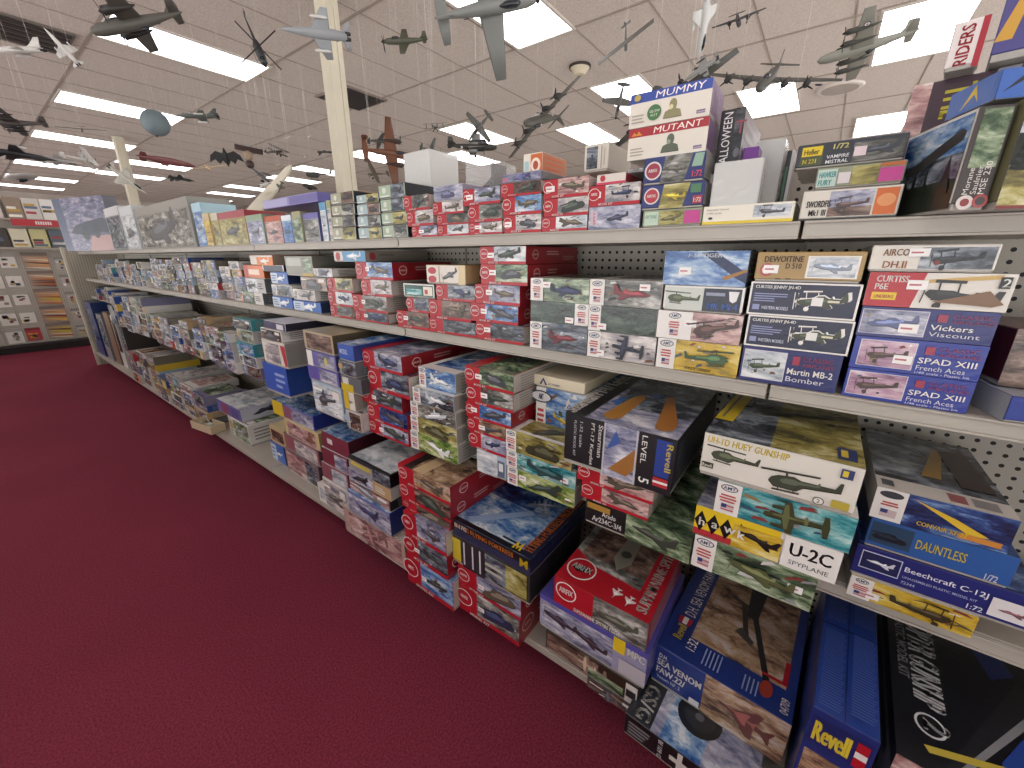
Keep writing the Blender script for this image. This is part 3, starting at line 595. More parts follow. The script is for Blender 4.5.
stack('short stack left of two-badge box', ZMID, XF, [
 (397,310,428.5,312, art_red('brown',9,'fighter'), 'red kit box with dark round cornered picture', {'st': (.3,.6)}),
 (407,297,429,298, art_red('storm',10,'jet'), 'small red kit box'),
 (403,282.5,434,284.5, dict(base='#27423c',fc='#e4e2da',sc='#2b3733',tc='#3b4743',front=[('R',.04,.12,.96,.88,'#2f5a52'),('R',.1,.2,.6,.6,'sea'),('R',.66,.2,.94,.8,'#e2dccb'),('R',.7,.3,.8,.6,'#b84a40')]), 'small dark green kit box with white edges'),
], G2, .24)
stack('red stack below long pale box', ZMID, XF, [
 (355,310,388,312.5, art_red('storm',11,'fighter',side=False), 'red kit box with grey jet picture', {'st': (.35,.6)}),
 (352,294,386,296, art_red('camo',12,'fighter',side=False), 'red kit box with grey clouds picture', {'st': (.35,.6)}),
 (361,279,391,280.5, art_red('pastel',13,'jet',side=False), 'red kit box with pale picture', {}),
 (355,262,392,263, art_red('sky',14,'fighter'), 'wide red kit box with blue picture', {'st': (.35,.6)}),
 (333,251,365,252.5, dict(base='#a59a8d',fc='#d8d2c8',sc='#9d9184',tc='#8f867b',front=[('E',.14,.5,.4,.4,'#a83a40'),('R',.3,.05,1,.95,'#5c9ac4'),('S','fighter',.65,.5,.45,'#c6d4dc',0)],right=[('E',.1,.5,.35,.35,'#a83a40'),('T','SUNDERLAND',.2,.55,.2,'#3b332e',{'mw':.22})]), 'long pale brown box with light blue picture', {'d': .33}),
], G2, .31)
stack('narrow red stack, second shelf', ZMID, XF, [
 (330.5,305,351,307, art_red('camo',15,'jet',side=False), 'red kit box with grey picture'),
 (328,291,352,293, art_red('snow',16,'fighter',side=False), 'red kit box with pale picture'),
 (327,277.5,352,278.5, art_red('khaki',17,'fighter',side=False), 'red kit box with khaki picture'),
 (313,268,331.5,269, art_any(31, [0,1,0,0,3,0,0,0,0,0,0,0,0]), 'pale blue box set in front'),
], G2, .3)
def blu(seed, p='sky', s='fighter'): return dict(base=BLU2,fc='#3466b4',sc='#20304f',tc='#24355c',front=[('R',.0,.1,.4,.9,'#c9d6e2'),('S',s,.6,.5,.5,'#dfe8ee',5)]+lines(.06,.2,.34,.8,3,'#5f7fae',seed))
stack('stack under the tall olive grey box', ZMID, XF, [
 (293,299.5,320,302, blu(41), 'royal blue kit box', {}),
 (292,288.5,314,290, art_any(42,[1,3,0,0,0,0,0,0,0,0,0,0,0]), 'white kit box with grey picture'),
 (300,276,326,278, art_any(43,[0,0,5,0,0,0,0,0,0,0,0,0,0]), 'dark grey box with tick mark'),
 (284,256,313,257, dict(base='#8d8f84',fc='#8d8f84',sc='#6f6f66',tc='#77776f',front=[('R',.06,.5,.6,.9,'#b9bdb2'),('R',.66,.2,.96,.9,'green'),('R',.6,0,1,.14,'#b99a3a')]), 'tall olive grey kit box'),
], G2, .28)
stack('small blue stack, second shelf', ZMID, XF, [
 (272,295.5,291.5,297, blu(44), 'bright blue kit box'),
 (271,284,291,285.5, art_any(45,[0,3,0,0,0,0,0,0,0,0,0,0,0]), 'white kit box with dark picture'),
 (270,271.5,291,272.5, blu(46), 'upper bright blue kit box'),
 (262,264.5,283,265, dict(base='#2b2f3c',fc='#dfe0e2',sc='#1d2130',tc='#4b4f5c',front=[('R',.05,.1,.95,.9,'#2a2f49')]), 'dark navy flat box'),
], G2, .28)
stack('orange topped stack, second shelf', ZMID, XF, [
 (242,291,262,293, art_any(47,[0,0,3,0,0,0,4,0,0,0,0,0,0]), 'black patterned kit box'),
 (245,278,264,279, art_any(48,[3,0,3,0,0,2,0,0,0,0,0,0,0]), 'grey brown kit box'),
 (243,265,263,266, dict(base=ORANGE,fc=ORANGE,sc='#93502a',tc=ORANGE,front=[('R',0,0,.2,1,'#b5322c'),('R',.25,.3,.8,.7,'#f0d9c4')]), 'orange kit box with red end'),
 (249,255,272,256, dict(base=ORANGE,fc='#dcd5cb',sc='#a38f80',tc='#cfc6bc',front=[('R',.3,0,1,.8,'#e0812f'),('S','fighter',.65,.4,.4,'#f3dfcb',0)]), 'white and orange kit box'),
], G2, .28)

# --- top shelf
XT = XF
stack('stack beside the leaning picture boxes', ZTOP, XT, [
 (804,191,905,184, dict(base='#b9b2a6',fc='#dcd8ce',sc='#8f8a82',tc='#b9b2a6',front=[('R',.0,.0,1,.05,'#2d2a28'),('R',.02,.08,.98,.94,'#d7d2c6'),('R',.3,.1,.74,.92,'lilac'),('R',.3,.1,.74,.4,'brown'),('S','biplane',.53,.5,.36,'#5a4a48',4),('R',.76,.1,.97,.92,'#cf6a2c'),('E',.865,.55,.24,.2,'#e39a60'),('T','SWORDFIS',.06,.42,.22,'#2d2723',{'mw':.26,'b':.02}),('T','Mk1 III',.1,.14,.2,'#2d2723',{'mw':.18,'b':.02})]), 'cream biplane kit box with orange end panel'),
 (818,168,908,161, dict(base='#8a8d78',fc='#8f947c',sc='#777a68',tc='#9a9c88',front=[('R',.02,.1,.25,.9,'#b9cdc4'),('T','HAWKER',.04,.52,.26,'#2f8d8a',{'mw':.2,'b':.03}),('T','FURY',.04,.16,.26,'#2f8d8a',{'mw':.16,'b':.03}),('R',.42,.08,.72,.92,'khaki'),('R',.73,.14,.98,.74,'#bf3f8c'),('R',.73,.8,.98,.95,'#b9642f'),('R',.27,.2,.41,.7,'#d5cfcf')]), 'olive box with bright pink end panel'),
 (799,145.5,911,131, dict(base='#3b3f46',fc='#34383f',sc='#2b2f35',tc='#8d8f92',front=[('R',.04,.1,.26,.9,'#4c5236'),('R',.05,.5,.25,.88,'#d8be2c'),('T','Heller',.07,.56,.22,'#3f3f2a',{'mw':.15,'b':.02}),('T','N 221',.07,.2,.18,'#cfc23a',{'mw':.13,'b':.02}),('T','1/72',.35,.68,.2,'#e3d98c',{'mw':.14,'b':.03}),('T','MISTRAL',.3,.12,.14,'#dfe0e2',{'mw':.21}),('T','VAMPIRE',.3,.32,.14,'#dfe0e2',{'mw':.21}),('R',.54,.08,.98,.82,'camo'),('S','jet',.78,.5,.34,'#3b4048',3),('R',.55,.3,.66,.66,'#d9c8cc')],top=lines(.5,.0,.95,.4,2,'#55585d')), 'dark grey jet kit box with yellow panel'),
], G1, .2)
stack('lying low where two top-shelf bays meet', ZTOP, XT, [
 (704,206.5,796.5,198.5, dict(base='#e8e3d4',fc='#e6e1d2',sc='#cfc9ba',tc='#d8d2c4',front=[('R',0,0,1,.16,'#dcc33a'),('R',.58,.3,.97,.9,'snow'),('S','biplane',.77,.58,.28,'#4a4c50',-4),('T','Sopwith Camel',.05,.72,.11,'#6a655c',{'mw':.25}),('T','1/48 scale',.05,.56,.09,'#8a857a',{'mw':.18}),('E',.1,.33,.12,.07,'#23272b')]), 'low cream kit box with yellow base stripe'),
], G1, .22)
zz = stack('stack under the big cream boxes', ZTOP, XT, [
 (643.7,210.6,704,208, dict(base='#9aa08a',fc='#8f967a',sc='#7b7c6b',tc='#9aa08a',front=[('R',.03,.1,.28,.9,'#b9cdb9'),('T','SPITFIRE',.05,.5,.2,'#4d7d6a',{'mw':.2}),('R',.3,.1,.7,.9,'khaki'),('S','fighter',.5,.5,.35,'#5c5a35',8),('R',.72,.14,.97,.86,'#bf3f8c')]), 'olive kit box with bright pink panel', {'yaw': 1}),
 (643,186,705.5,183.5, dict(base='#2f386b',fc='#2d3770',sc='#8d8b88',tc='#34406f',front=[('P',[(.3,.02),(.68,.02),(.78,.98),(.36,.98)],'khaki'),('S','fighter',.53,.5,.36,'#b8a23a',-8),('E',.17,.55,.34,.34,'#d9d5d0'),('E',.17,.55,.28,.28,'#b03a44'),('T','AIRFIX',.09,.5,.12,WHITE,{'mw':.15,'b':.03}),('R',.79,.56,.95,.9,'#4f7d5a'),('R',.84,.14,.98,.44,'#b03a44'),('T','1:72',.85,.2,.17,WHITE,{'mw':.11,'b':.02})]), 'navy kit box with khaki aircraft picture', {'yaw': 1}),
 (645,158.5,706,156, dict(base='#2f386b',fc='#2d3770',sc='#8d8b88',tc='#4a5074',front=[('P',[(.3,.02),(.7,.02),(.8,.98),(.36,.98)],'camo'),('S','fighter',.54,.5,.36,'#56544c',-8),('E',.17,.5,.34,.34,'#d9d5d0'),('E',.17,.5,.28,.28,'#9b3a4c'),('T','AIRFIX',.09,.45,.12,WHITE,{'mw':.15,'b':.03}),('P',[(.8,.5),(.96,.5),(.98,.95),(.84,.95)],'#8fae9a'),('T','1:72',.82,.14,.22,'#e0616a',{'mw':.15,'b':.04})]), 'navy kit box with grey aircraft picture', {'yaw': 1}),
], G1, .13)
def monster(title, bar, wr, seed, badge=None, side='#6a4a72'):
    fr = [('R',0,0,1,1,'#ddd7ca'),('R',0,.72,1,1,bar),('T',title,.33,.77,.19,'#efe8df',{'mw':.6,'b':.0,'sh':.12}),('S','bust',.56,.34,.36,wr,0),('R',.85,.1,.95,.2,'#7c6f8c'),('R',.86,.13,.95,.15,'#c9b2b8')]
    fr += lines(.04,.1,.26,.4,3,'#a8a297',seed)
    if badge: fr += [('E',.33,.36,.23,.23,'#47744a'),('T','GLOW',.27,.36,.08,'#d8ddc2',{'mw':.13,'b':.03}),('T','KIT',.29,.25,.07,'#d8ddc2',{'mw':.09,'b':.03})]+[('E',.1,.86,.11,.1,'#b8a058')]
    else: fr += [('P',[(.04,.76),(.08,.88),(.11,.8),(.14,.9),(.17,.8),(.2,.76)],'#d98a3a')]
    return dict(base='#d3ccc0',fc='#ddd7ca',sc=side,tc='#cfc8bb',front=fr,right=lines(.2,.2,.8,.8,7,'#8c6f94',seed))
yl, _ = atX(629,140,XT+.01); yr, _ = atX(708,130,XT+.01)
kit_box('model_kit_box', (XT+.01,(yl+yr)/2,zz+.001), yl-yr, .13, .064, monster('MUTANT','#a32a34','#5b6352',3), 'large cream monster kit box with red title bar, below the blue barred one', G1, 1, True)
kit_box('model_kit_box', (XT+.01,(yl+yr)/2+.002,zz+.0665), yl-yr, .13, .067, monster('MUMMY','#2f4a9c','#8b8560',4,True), 'large cream monster kit box with blue title bar, topmost of its stack', G1, 1.5, True)
def standing(tl, tr, bz, X, d, art, label, yaw=0, near=True, tilt=(0,0), grp=G1, zt=None):
    yl, z1 = atX(tl[0], tl[1], X); yr, _ = atX(tr[0], tr[1], X)
    yl, yr = trim(max(yl, yr), min(yl, yr), X, X+d, bz+.004, (zt or z1)-.004)
    return kit_box('model_kit_box', (X,(yl+yr)/2,bz+.0006), abs(yl-yr)-.003, d, (zt or z1)-bz, art, label, grp, yaw, near, None, tilt)
standing((712,113),(747,109),ZTOP+.112,XT+.07,.24,dict(base='#1e1b20',fc='#1c1a1f',sc='#8f8b90',tc='#6c686c',front=[('R',.62,0,1,1,'black'),('T','HALLOWEEN',.52,.05,.14,'#e6e2e3',{'rot':90,'mw':.9,'b':.0,'ref':.12}),('T','T',.68,.6,.2,'#8c3a44',{'b':.0,'ref':.12}),('E',.85,.3,.12,.2,'#5d5b62')],right=lines(.1,.1,.9,.9,4,'#a5a1a6',7)),'black shrink-wrapped box with white upright lettering beside the monster boxes')
kit_box('model_kit_box', (XT+.09, atX(751,150,XT+.09)[0], ZTOP+.06), .03,.05,.1, dict(base='#6b2f86',fc='#6b2f86',sc='#7d4a94',tc='#7d4a94'), 'small purple carton beside the black lettered box', G1, 0, False)
kit_box('storage_box', (XT+.07, atX(733,150,XT+.07)[0], ZTOP+.0006), .1,.25,.111, dict(base='#b9b7b1',fc='#b9b7b1',sc='#a9a7a1',tc='#c9c7c1'), 'plain pale grey carton low behind the cream kit with yellow stripe', None, 0, False, cat='carton')
# clear plastic wrapped boxes
def clear_box(px0, py0, px1, zb, X, d, label, inner='#c6c4bf'):
    yl, z1 = atX(px0, py0, X); yr, _ = atX(px1, py0, X); w = yl-yr; h = z1-zb
    t = empty('plastic_case', (X,(yl+yr)/2,zb), (0,0,-PI/2)); m = MB(); m.box(-w/2,w/2,0,d,0,h,M_CLEAR if inner is None else M_MILKY,.002); m.build('cover', t)
    m = MB(); m.box(-w/2+.006,w/2-.006,.006,d-.006,.003,h*.93,inner or '#aaa59d',.001)
    if inner: m.build('insert', t)
    else:
        m = MB(); m.tube((-w*.3,d*.5,.01),(w*.3,d*.5,h*.6),.008,'#2f2c2c'); m.box(w*.32,w*.4,d*.2,d*.7,.003,h*.9,'#3b3634'); m.build('insert', t)
    tag(t, label, 'plastic case')
clear_box(715,163,764,ZTOP+.001,XT+.01,.05,'frosted clear plastic case in front of the black lettered box')
clear_box(757,141.5,786,ZTOP+.001,XT+.2,.09,'milky plastic bagged case standing right of the black lettered box','#c9c8c4')
standing((787,151),(797,149),ZTOP+.001,XT+.24,.05,dict(base='#2a2c2e',fc='#2c3033',sc='#c6c6c6',front=[('R',.6,0,1,1,'#c6c6c3'),('R',.1,.2,.4,.8,'#3f6a55')]),'thin dark box standing at the back above the bay joint')
# big boxes standing at the near right of the top shelf
def leaning(corner_bl, corner_br, corner_tr, X, d, art, label, lean=0, grp=G1):
    yb0, _ = atX(corner_bl[0], corner_bl[1], X); yb1, _ = atX(corner_br[0], corner_br[1], X); yt, zt = atX(corner_tr[0], corner_tr[1], X)
    return yb0, yb1, yt, zt
def endbox(x, y, z, w, d, h, art, label, yaw=-70.0):
    """box standing with its cover turned to the left; (x, y) is the near right corner of the cover"""
    a = -PI/2+math.radians(yaw); cx = x-math.cos(a)*w/2; cy = y-math.sin(a)*w/2
    return kit_box('model_kit_box', (cx,cy,z), w, d, h, art, label, G1, yaw, True)
endbox(.925,-.137,ZTOP+.0008,.165,.042,.137,dict(base='#46403f',fc='#d9d6cf',sc='#453f3d',tc='#6c6a65',
  front=[('R',.03,.03,.97,.96,'#222820'),('R',.03,.55,.97,.96,'sky'),('R',.03,.34,.97,.6,'storm'),('P',[(.1,.5),(.3,.62),(.86,.84),(.93,.8),(.92,.72),(.4,.52)],'#3f3d3b'),('P',[(.3,.3),(.34,.56),(.38,.3)],'#20241e'),('P',[(.5,.2),(.52,.6),(.56,.2)],'#20241e'),('P',[(.74,.2),(.82,.6),(.9,.2)],'#1a1e18'),('P',[(.1,.2),(.2,.46),(.3,.2)],'#1a1e18')],
  right=[('R',.14,.42,.9,.97,'green'),('T','Morane',.36,.16,.2,'#ddd8d2',{'rot':90,'mw':.26,'ref':.034,'b':.0}),('T','Saulnier',.58,.16,.2,'#ddd8d2',{'rot':90,'mw':.28,'ref':.034,'b':0}),('T','MSE 230',.8,.16,.22,'#ddd8d2',{'rot':90,'mw':.32,'ref':.034,'b':.0}),('E',.34,.08,.24,.24,'#d9cfc9'),('E',.34,.08,.13,.13,'#8c3a3a'),('E',.76,.09,.22,.22,'#a8484a'),('E',.76,.09,.14,.14,'#46403f')]),
  'monoplane kit box, big wing over dark trees, brown spine with white upright lettering')
endbox(.93,-.184,ZTOP+.0008,.165,.1,.143,dict(base='#3b3a34',fc='#6d6a4e',sc='#9c8f3e',tc='#8c8a85',
  right=[('R',0,.66,1,1,'lilac'),('R',0,.36,1,.68,'#22261e'),('R',0,0,1,.4,'khaki'),('R',0,0,1,.03,'#7d2f2c'),('P',[(0,.36),(.1,.6),(.6,.72),(1,.6),(1,.3)],'#171a16')]), 'kit box with dark trees over a yellow field at the right edge')
endbox(.935,-.15,ZTOP+.146,.10,.1,.036,dict(base='#3f66b0',fc='#3c66b4',sc='#3f66b0',tc='#4a73bd',front=[('R',0,0,1,1,'#4169b4'),('P',[(.3,.1),(.55,.9),(.66,.2),(.55,.55)],YEL)],right=[('R',0,0,1,1,'#4169b4'),('P',[(.05,.2),(.3,.9),(.36,.2),(.28,.6)],'#2b2f33')]), 'flat bright blue box laid over the monoplane kit box')
kit_box('model_kit_box', (XT+.17,-.17,ZTOP+.0008), .19,.15,.245, dict(base='#3a1f2c',fc='#38202e',sc='#59394a',tc='#5d4a52',left=[('R',.1,0,.9,1,'rose')],front=[('R',0,0,.14,1,'mauve'),('T','THE GREAT',.24,.95,.2,'#c3b52c',{'rot':-90,'mw':.6,'ref':.2,'b':.03}),('R',.55,.1,.62,.9,'#5a2f44'),('R',.66,0,1,1,'black'),('P',[(.5,.7),(.56,1),(.7,1),(.62,.6)],'#8d8a90')]), 'maroon shrink-wrapped box with yellow sideways lettering', G1, -8)  # rose and mauve areas at the left paint highlights of the plastic wrap
kit_box('model_kit_box', (XT+.14,-.128,ZTOP+.248), .042,.05,.072, dict(base='#d9cdc9',fc='#dfd6d2',sc='#dfd6d2',tc='#dfd6d2',front=[('R',.8,0,1,1,'#a32233'),('T','RIDERS',.64,.08,.42,'#a32233',{'rot':90,'mw':.82,'ref':.04,'b':.04})]), 'white box with red sideways lettering on top of the right pile', G1, -8)
kit_box('model_kit_box', (XT+.13,-.21,ZTOP+.248), .1,.1,.16, dict(base='#4c4680',fc='#4c4885',sc='#3f3b6e',tc='#4c4680',front=[('P',[(.0,.18),(.2,.62),(.3,.62),(.2,.18)],'#c99a3a'),('P',[(.34,.18),(.44,.66),(.56,.66),(.5,.18)],'#c99a3a'),('R',.6,.1,1,.5,'#c9c6c6')]), 'violet box with yellow emblem on top of the right pile', G1, -8)
stack('stack left of navy badge boxes', ZTOP, XT, [
 (589.5,207.5,641,205, dict(base='#8f8fae',fc='lilac',sc='#7c7c90',tc='#a9a9bd',front=[('R',0,0,1,1,'lilac'),('S','fighter',.58,.5,.42,'#34374a',8),('R',.04,.2,.18,.8,'#c5b2bf'),('T','SPIT',.14,.2,.1,'#a8323c',{'rot':90,'mw':.6,'ref':.06})]), 'lilac kit box with dark fighter picture'),
 (590.6,186.5,641,183.5, art_red('pastel',21,'biplane',side=False), 'red kit box with grey aircraft picture', {'st': (.14,.55)}),
 (597,175,626,172, dict(base='#d8cfc6',fc='#d8cfc6',sc='#8e2330',tc='#d8cfc6',front=[('E',.22,.6,.3,.3,'#b3303a'),('R',0,0,1,.22,'#c83a5a')]), 'small white and red box'),
], G1, .2)
standing((627,170),(645,167),ZTOP+.125,XT+.02,.15,art_any(61,[0,0,5,0,0,0,0,0,0,0,0,0,0]),'small dark grey box tucked left of the navy stack')
standing((584.5,146),(610,142),ZTOP+.157,XT+.12,.16,dict(base='#cfc9bd',fc='#d6d0c4',sc='#b5aea0',tc='#cbc4b8',front=[('R',.1,.12,.56,.9,'storm'),('S','bust',.33,.5,.4,'#2d3a40',0),('R',.7,.1,.74,.9,'#9c9689'),('R',.82,.2,.86,.8,'#b3ad9f')]),'upright cream box with dark blue picture on the stack top')
stack('third stack left of navy boxes', ZTOP, XT, [
 (542.5,217.5,587.5,215.5, art_red('snow',22,'jet',side=False), 'pale red edged kit box', {}),
 (544.5,199.5,589,197, art_red('pastel',23,'tank',side=False), 'red edged kit box with tan picture', {}),
 (544.5,180.5,589.5,177, art_red('mauve',24,'fighter',side=False), 'tall red and white kit box', {'st': (.16,.5)}),
], G1, .21)
stack('top-shelf stack with purple lid', ZTOP, XT, [
 (504.5,216,541.5,215, art_red('pastel',25,'tank',side=False), 'red edged kit box with cream picture', {'st': (.12,.5)}),
 (503.6,197.5,541.5,196.5, art_red('sky',26,'fighter',side=False), 'red kit box with blue sky picture', {}),
 (501.5,184.5,541,181.5, art_red('brown',27,'jet',side=False), 'red kit box with brown picture', {}),
 (502.5,175,541,170.5, dict(base='#77759a',fc='lilac',sc='#777777',tc='#aaaaaa',front=[('S','jettop',.5,.5,.5,'#3f4266',10),('R',.0,.2,.16,.6,'#b06a86')]), 'flat purple kit box', {}),
], G1, .21)
standing((523,155),(543,151),ZTOP+.155,XT+.08,.14,dict(base='#d9cfc2',fc='#ddd5c8',sc='#b5785a',tc='#d9cfc2',front=[('R',.4,.1,1,.95,'#c4632f'),('E',.66,.5,.26,.3,'#e8d6c6'),('E',.66,.5,.14,.18,'#a34a35'),('R',.08,.3,.3,.7,'#9fc0c4')],right=lines(.1,.1,.9,.9,4,'#c9653a')),'white and orange box lying on the stack top')
for nm, lst in (('top-shelf stack behind the empty case', [
 (469.5,223,502,222.5, art_red('pastel',28,'fighter',side=False), 'red kit box with pale picture', {'st': (.3,.6)}),
 (469,206,502,205.5, art_red('camo',29,'tank',side=False), 'red kit box with grey tank picture', {}),
 (463,190,500,188.5, art_red('lilac',30,'jet',side=False), 'red kit box with lilac picture', {'st': (.2,.5)})]),
 ('stack under the purple grey box', [
 (438,225.5,468.5,225, art_red('snow',31,'jet',side=False), 'red and white kit box', {}),
 (437,215,468.5,214.5, art_red('camo',32,'tank',side=False), 'small red kit box with grey picture', {}),
 (433,203,463,202.5, art_red('pastel',33,'biplane',side=False), 'red kit box with white picture', {}),
 (433,187,463,185, dict(base='#a5a3b8',fc='lilac',sc='#8e8c9c',tc='#b3b1c0',front=[('S','tank',.5,.5,.5,'#50526a',0)]), 'purple grey kit box', {})]),
 ('short red stack beside pale green boxes', [
 (412,226.5,437,226, art_red('lilac',34,'fighter',side=False), 'red kit box with lilac picture', {'st': (.4,.5)}),
 (407,211.5,433.5,211, art_red('pastel',35,'tank',side=False), 'red kit box with tan picture', {}),
 (404,196.5,428.5,195.5, art_red('camo',36,'jet',side=False), 'red kit box with grey picture', {})])):
    stack(nm, ZTOP, XT, lst, G1, .22)
def art_green(seed, b='#a9b5a3', sp=BLACK):
    r = random.Random(seed); return dict(base=sp,fc=b,sc='#26282c',tc='#3b3e42',front=[('R',.46,.04,.96,.96,r.choice(['camo','storm','brown','khaki'])),('S',r.choice(['tank','jet','fighter']),.7,.5,.36,'#2b2d30',0),('E',.22,.6,.24,.22,'#d9dccf')]+lines(.06,.1,.4,.3,1,'#e4e6df',seed))
for nm, xs, ys, c, wd in (('pale green top-shelf stack', (382,381,380,378), (225.5,213,200,186), '#a5b79e', 'pale green kit box with dark picture'),
                      ('pale teal top-shelf stack', (358,357,356.5,356), (228,216.5,205,195.5), '#a3b9bd', 'pale teal kit box with dark picture'),
                      ('olive top-shelf stack', (332,331.5,331,330), (228,217,206,194), '#a8a890', 'olive grey kit box with dark picture')):
    wdt = 27 if c == '#a5b79e' else 23.5
    stack(nm, ZTOP, XT, [(x, y, x+wdt, y-.3, art_green(int(x*7+i*13), c), wd) for i, (x, y) in enumerate(zip(xs, ys))], G1, .2)
stack('lying on the olive and teal stacks', ZTOP+.152, XT+.03, [(342,184,357,183.5, dict(base=TAN,fc='#d6cdbd',sc=TAN,tc='#c9b694',front=[('R',.1,.2,.9,.8,'mauve')],right=lines(.1,.2,.9,.8,3,'#8a6f4a')), 'long tan and cream kit box', {'d': .28, 'h': .035})], G1, .28)
clear_box(403,154,429,ZTOP+.155,XT+.12,.15,'white shrink-wrapped box standing on the green and red stacks','#dddbd6')
clear_box(465,162.5,490,ZTOP+.15,XT+.08,.14,'clear empty display case on top of the red kit stacks',None)
# larger boxes standing on the far half of the top shelf
far_top = [
 (318.5,203,324.5,.2,'#dfe3e2','#5c9ac0','snow','thin white and blue box standing upright'),
 (324.5,201,329.5,.2,'#dcd8c8','#9aa07a','pastel','thin cream box standing upright beside the olive stack'),
 (302,214,317.5,.2,'#9a9aa6','#6d68a6','camo','grey car kit box under a violet lid, right half'),
 (291,212,301.5,.2,'#9aa27c','#9c9a7a','green','olive green box standing under the violet lid'),
 (280.5,216,290.5,.2,'#3a7dc4','#dfe6ea','sky','bright blue box with a white rim'),
 (263.5,217,280,.2,'#b9a79a','#b8522f','mauve','pinkish box with a red and yellow band'),
 (245,216,263,.22,'#9aa8b8','#8fa488','lilac','blue flowered box with green hillside picture'),
 (217,213.5,244,.22,'#a8955c','#a3404a','khaki','long ship kit box with red lid and khaki picture'),
 (209.5,214,216.5,.2,'#b5b195','#c9c5ad','khaki','thin khaki box standing upright'),
 (201.5,214,209,.2,'#b59c6c','#c9b68a','desert','thin tan box standing upright'),
 (190.5,204,201,.2,'#5a86b8','#a9cbd8','sky','tall pale blue box'),
 (133,209.5,189,.25,'#77766f','#8f8d86','camo','very long grey camouflage box'),
 (118,208.5,132.5,.2,'#a5adb0','#c9ced0','snow','white box with a dark figure'),
 (103,209.5,117.5,.2,'#7b7f86','#cfcfcf','storm','grey framed box beside the huge aeroplane box')]
for i, (xa, ya, xb, d, c, lid, p, lb) in enumerate(far_top):
    a = dict(base=c,fc=c,sc=lid,tc=lid,front=[('R',.04,.04,.96,.78,p),('R',0,.8,1,1,lid),('S',['tank','ship','jet','fighter'][i%4],.5,.42,.5,DGREY,5)])
    standing((xa,ya),(xb,ya-.5),ZTOP,XT+.01+.004*(i%3),d,a,lb+' on the top shelf',0,False,(0,0),'large boxes standing on the top shelf')
yl,_ = atX(263,210,XT); yr,_ = atX(318,208,XT)
kit_box('model_kit_box',(XT+.005,(yl+yr)/2,ZTOP+.162),yl-yr,.22,.04,dict(base='#6d68a6',fc='#8d89b8',sc='#6d68a6',tc='#a5a3c6',front=[('R',.0,.1,.48,.9,'#a8a6cc'),('R',.52,.1,1,.9,'#6c66a2')]),'long flat violet box lying across the standing boxes','large boxes standing on the top shelf',0,False)
# the huge aeroplane box standing at the far end
yl,_ = atX(65,240,XT+.05); yr,_ = atX(101,240,XT+.05)
kit_box('model_kit_box',(XT-.02,6.75,ZTOP+.001),.98,.12,.56,dict(base='#4d5262',fc='violet',sc='#6a6c78',tc='#b9b9bf',front=[('R',0,0,1,1,'violet'),('R',0,0,.16,1,'#3f4a66'),('P',[(.2,.35),(.35,.5),(.9,.62),(1,.5),(1,.3),(.8,.36),(.55,.28)],'#2c3242'),('P',[(.5,0),(.6,.28),(1,.3),(1,0)],'#b08a84'),('E',.5,.34,.12,.14,'#232836'),('E',.72,.38,.12,.14,'#232836')]),'huge standing kit box with a dark aeroplane in a violet dusk','large boxes standing on the top shelf',16,False)

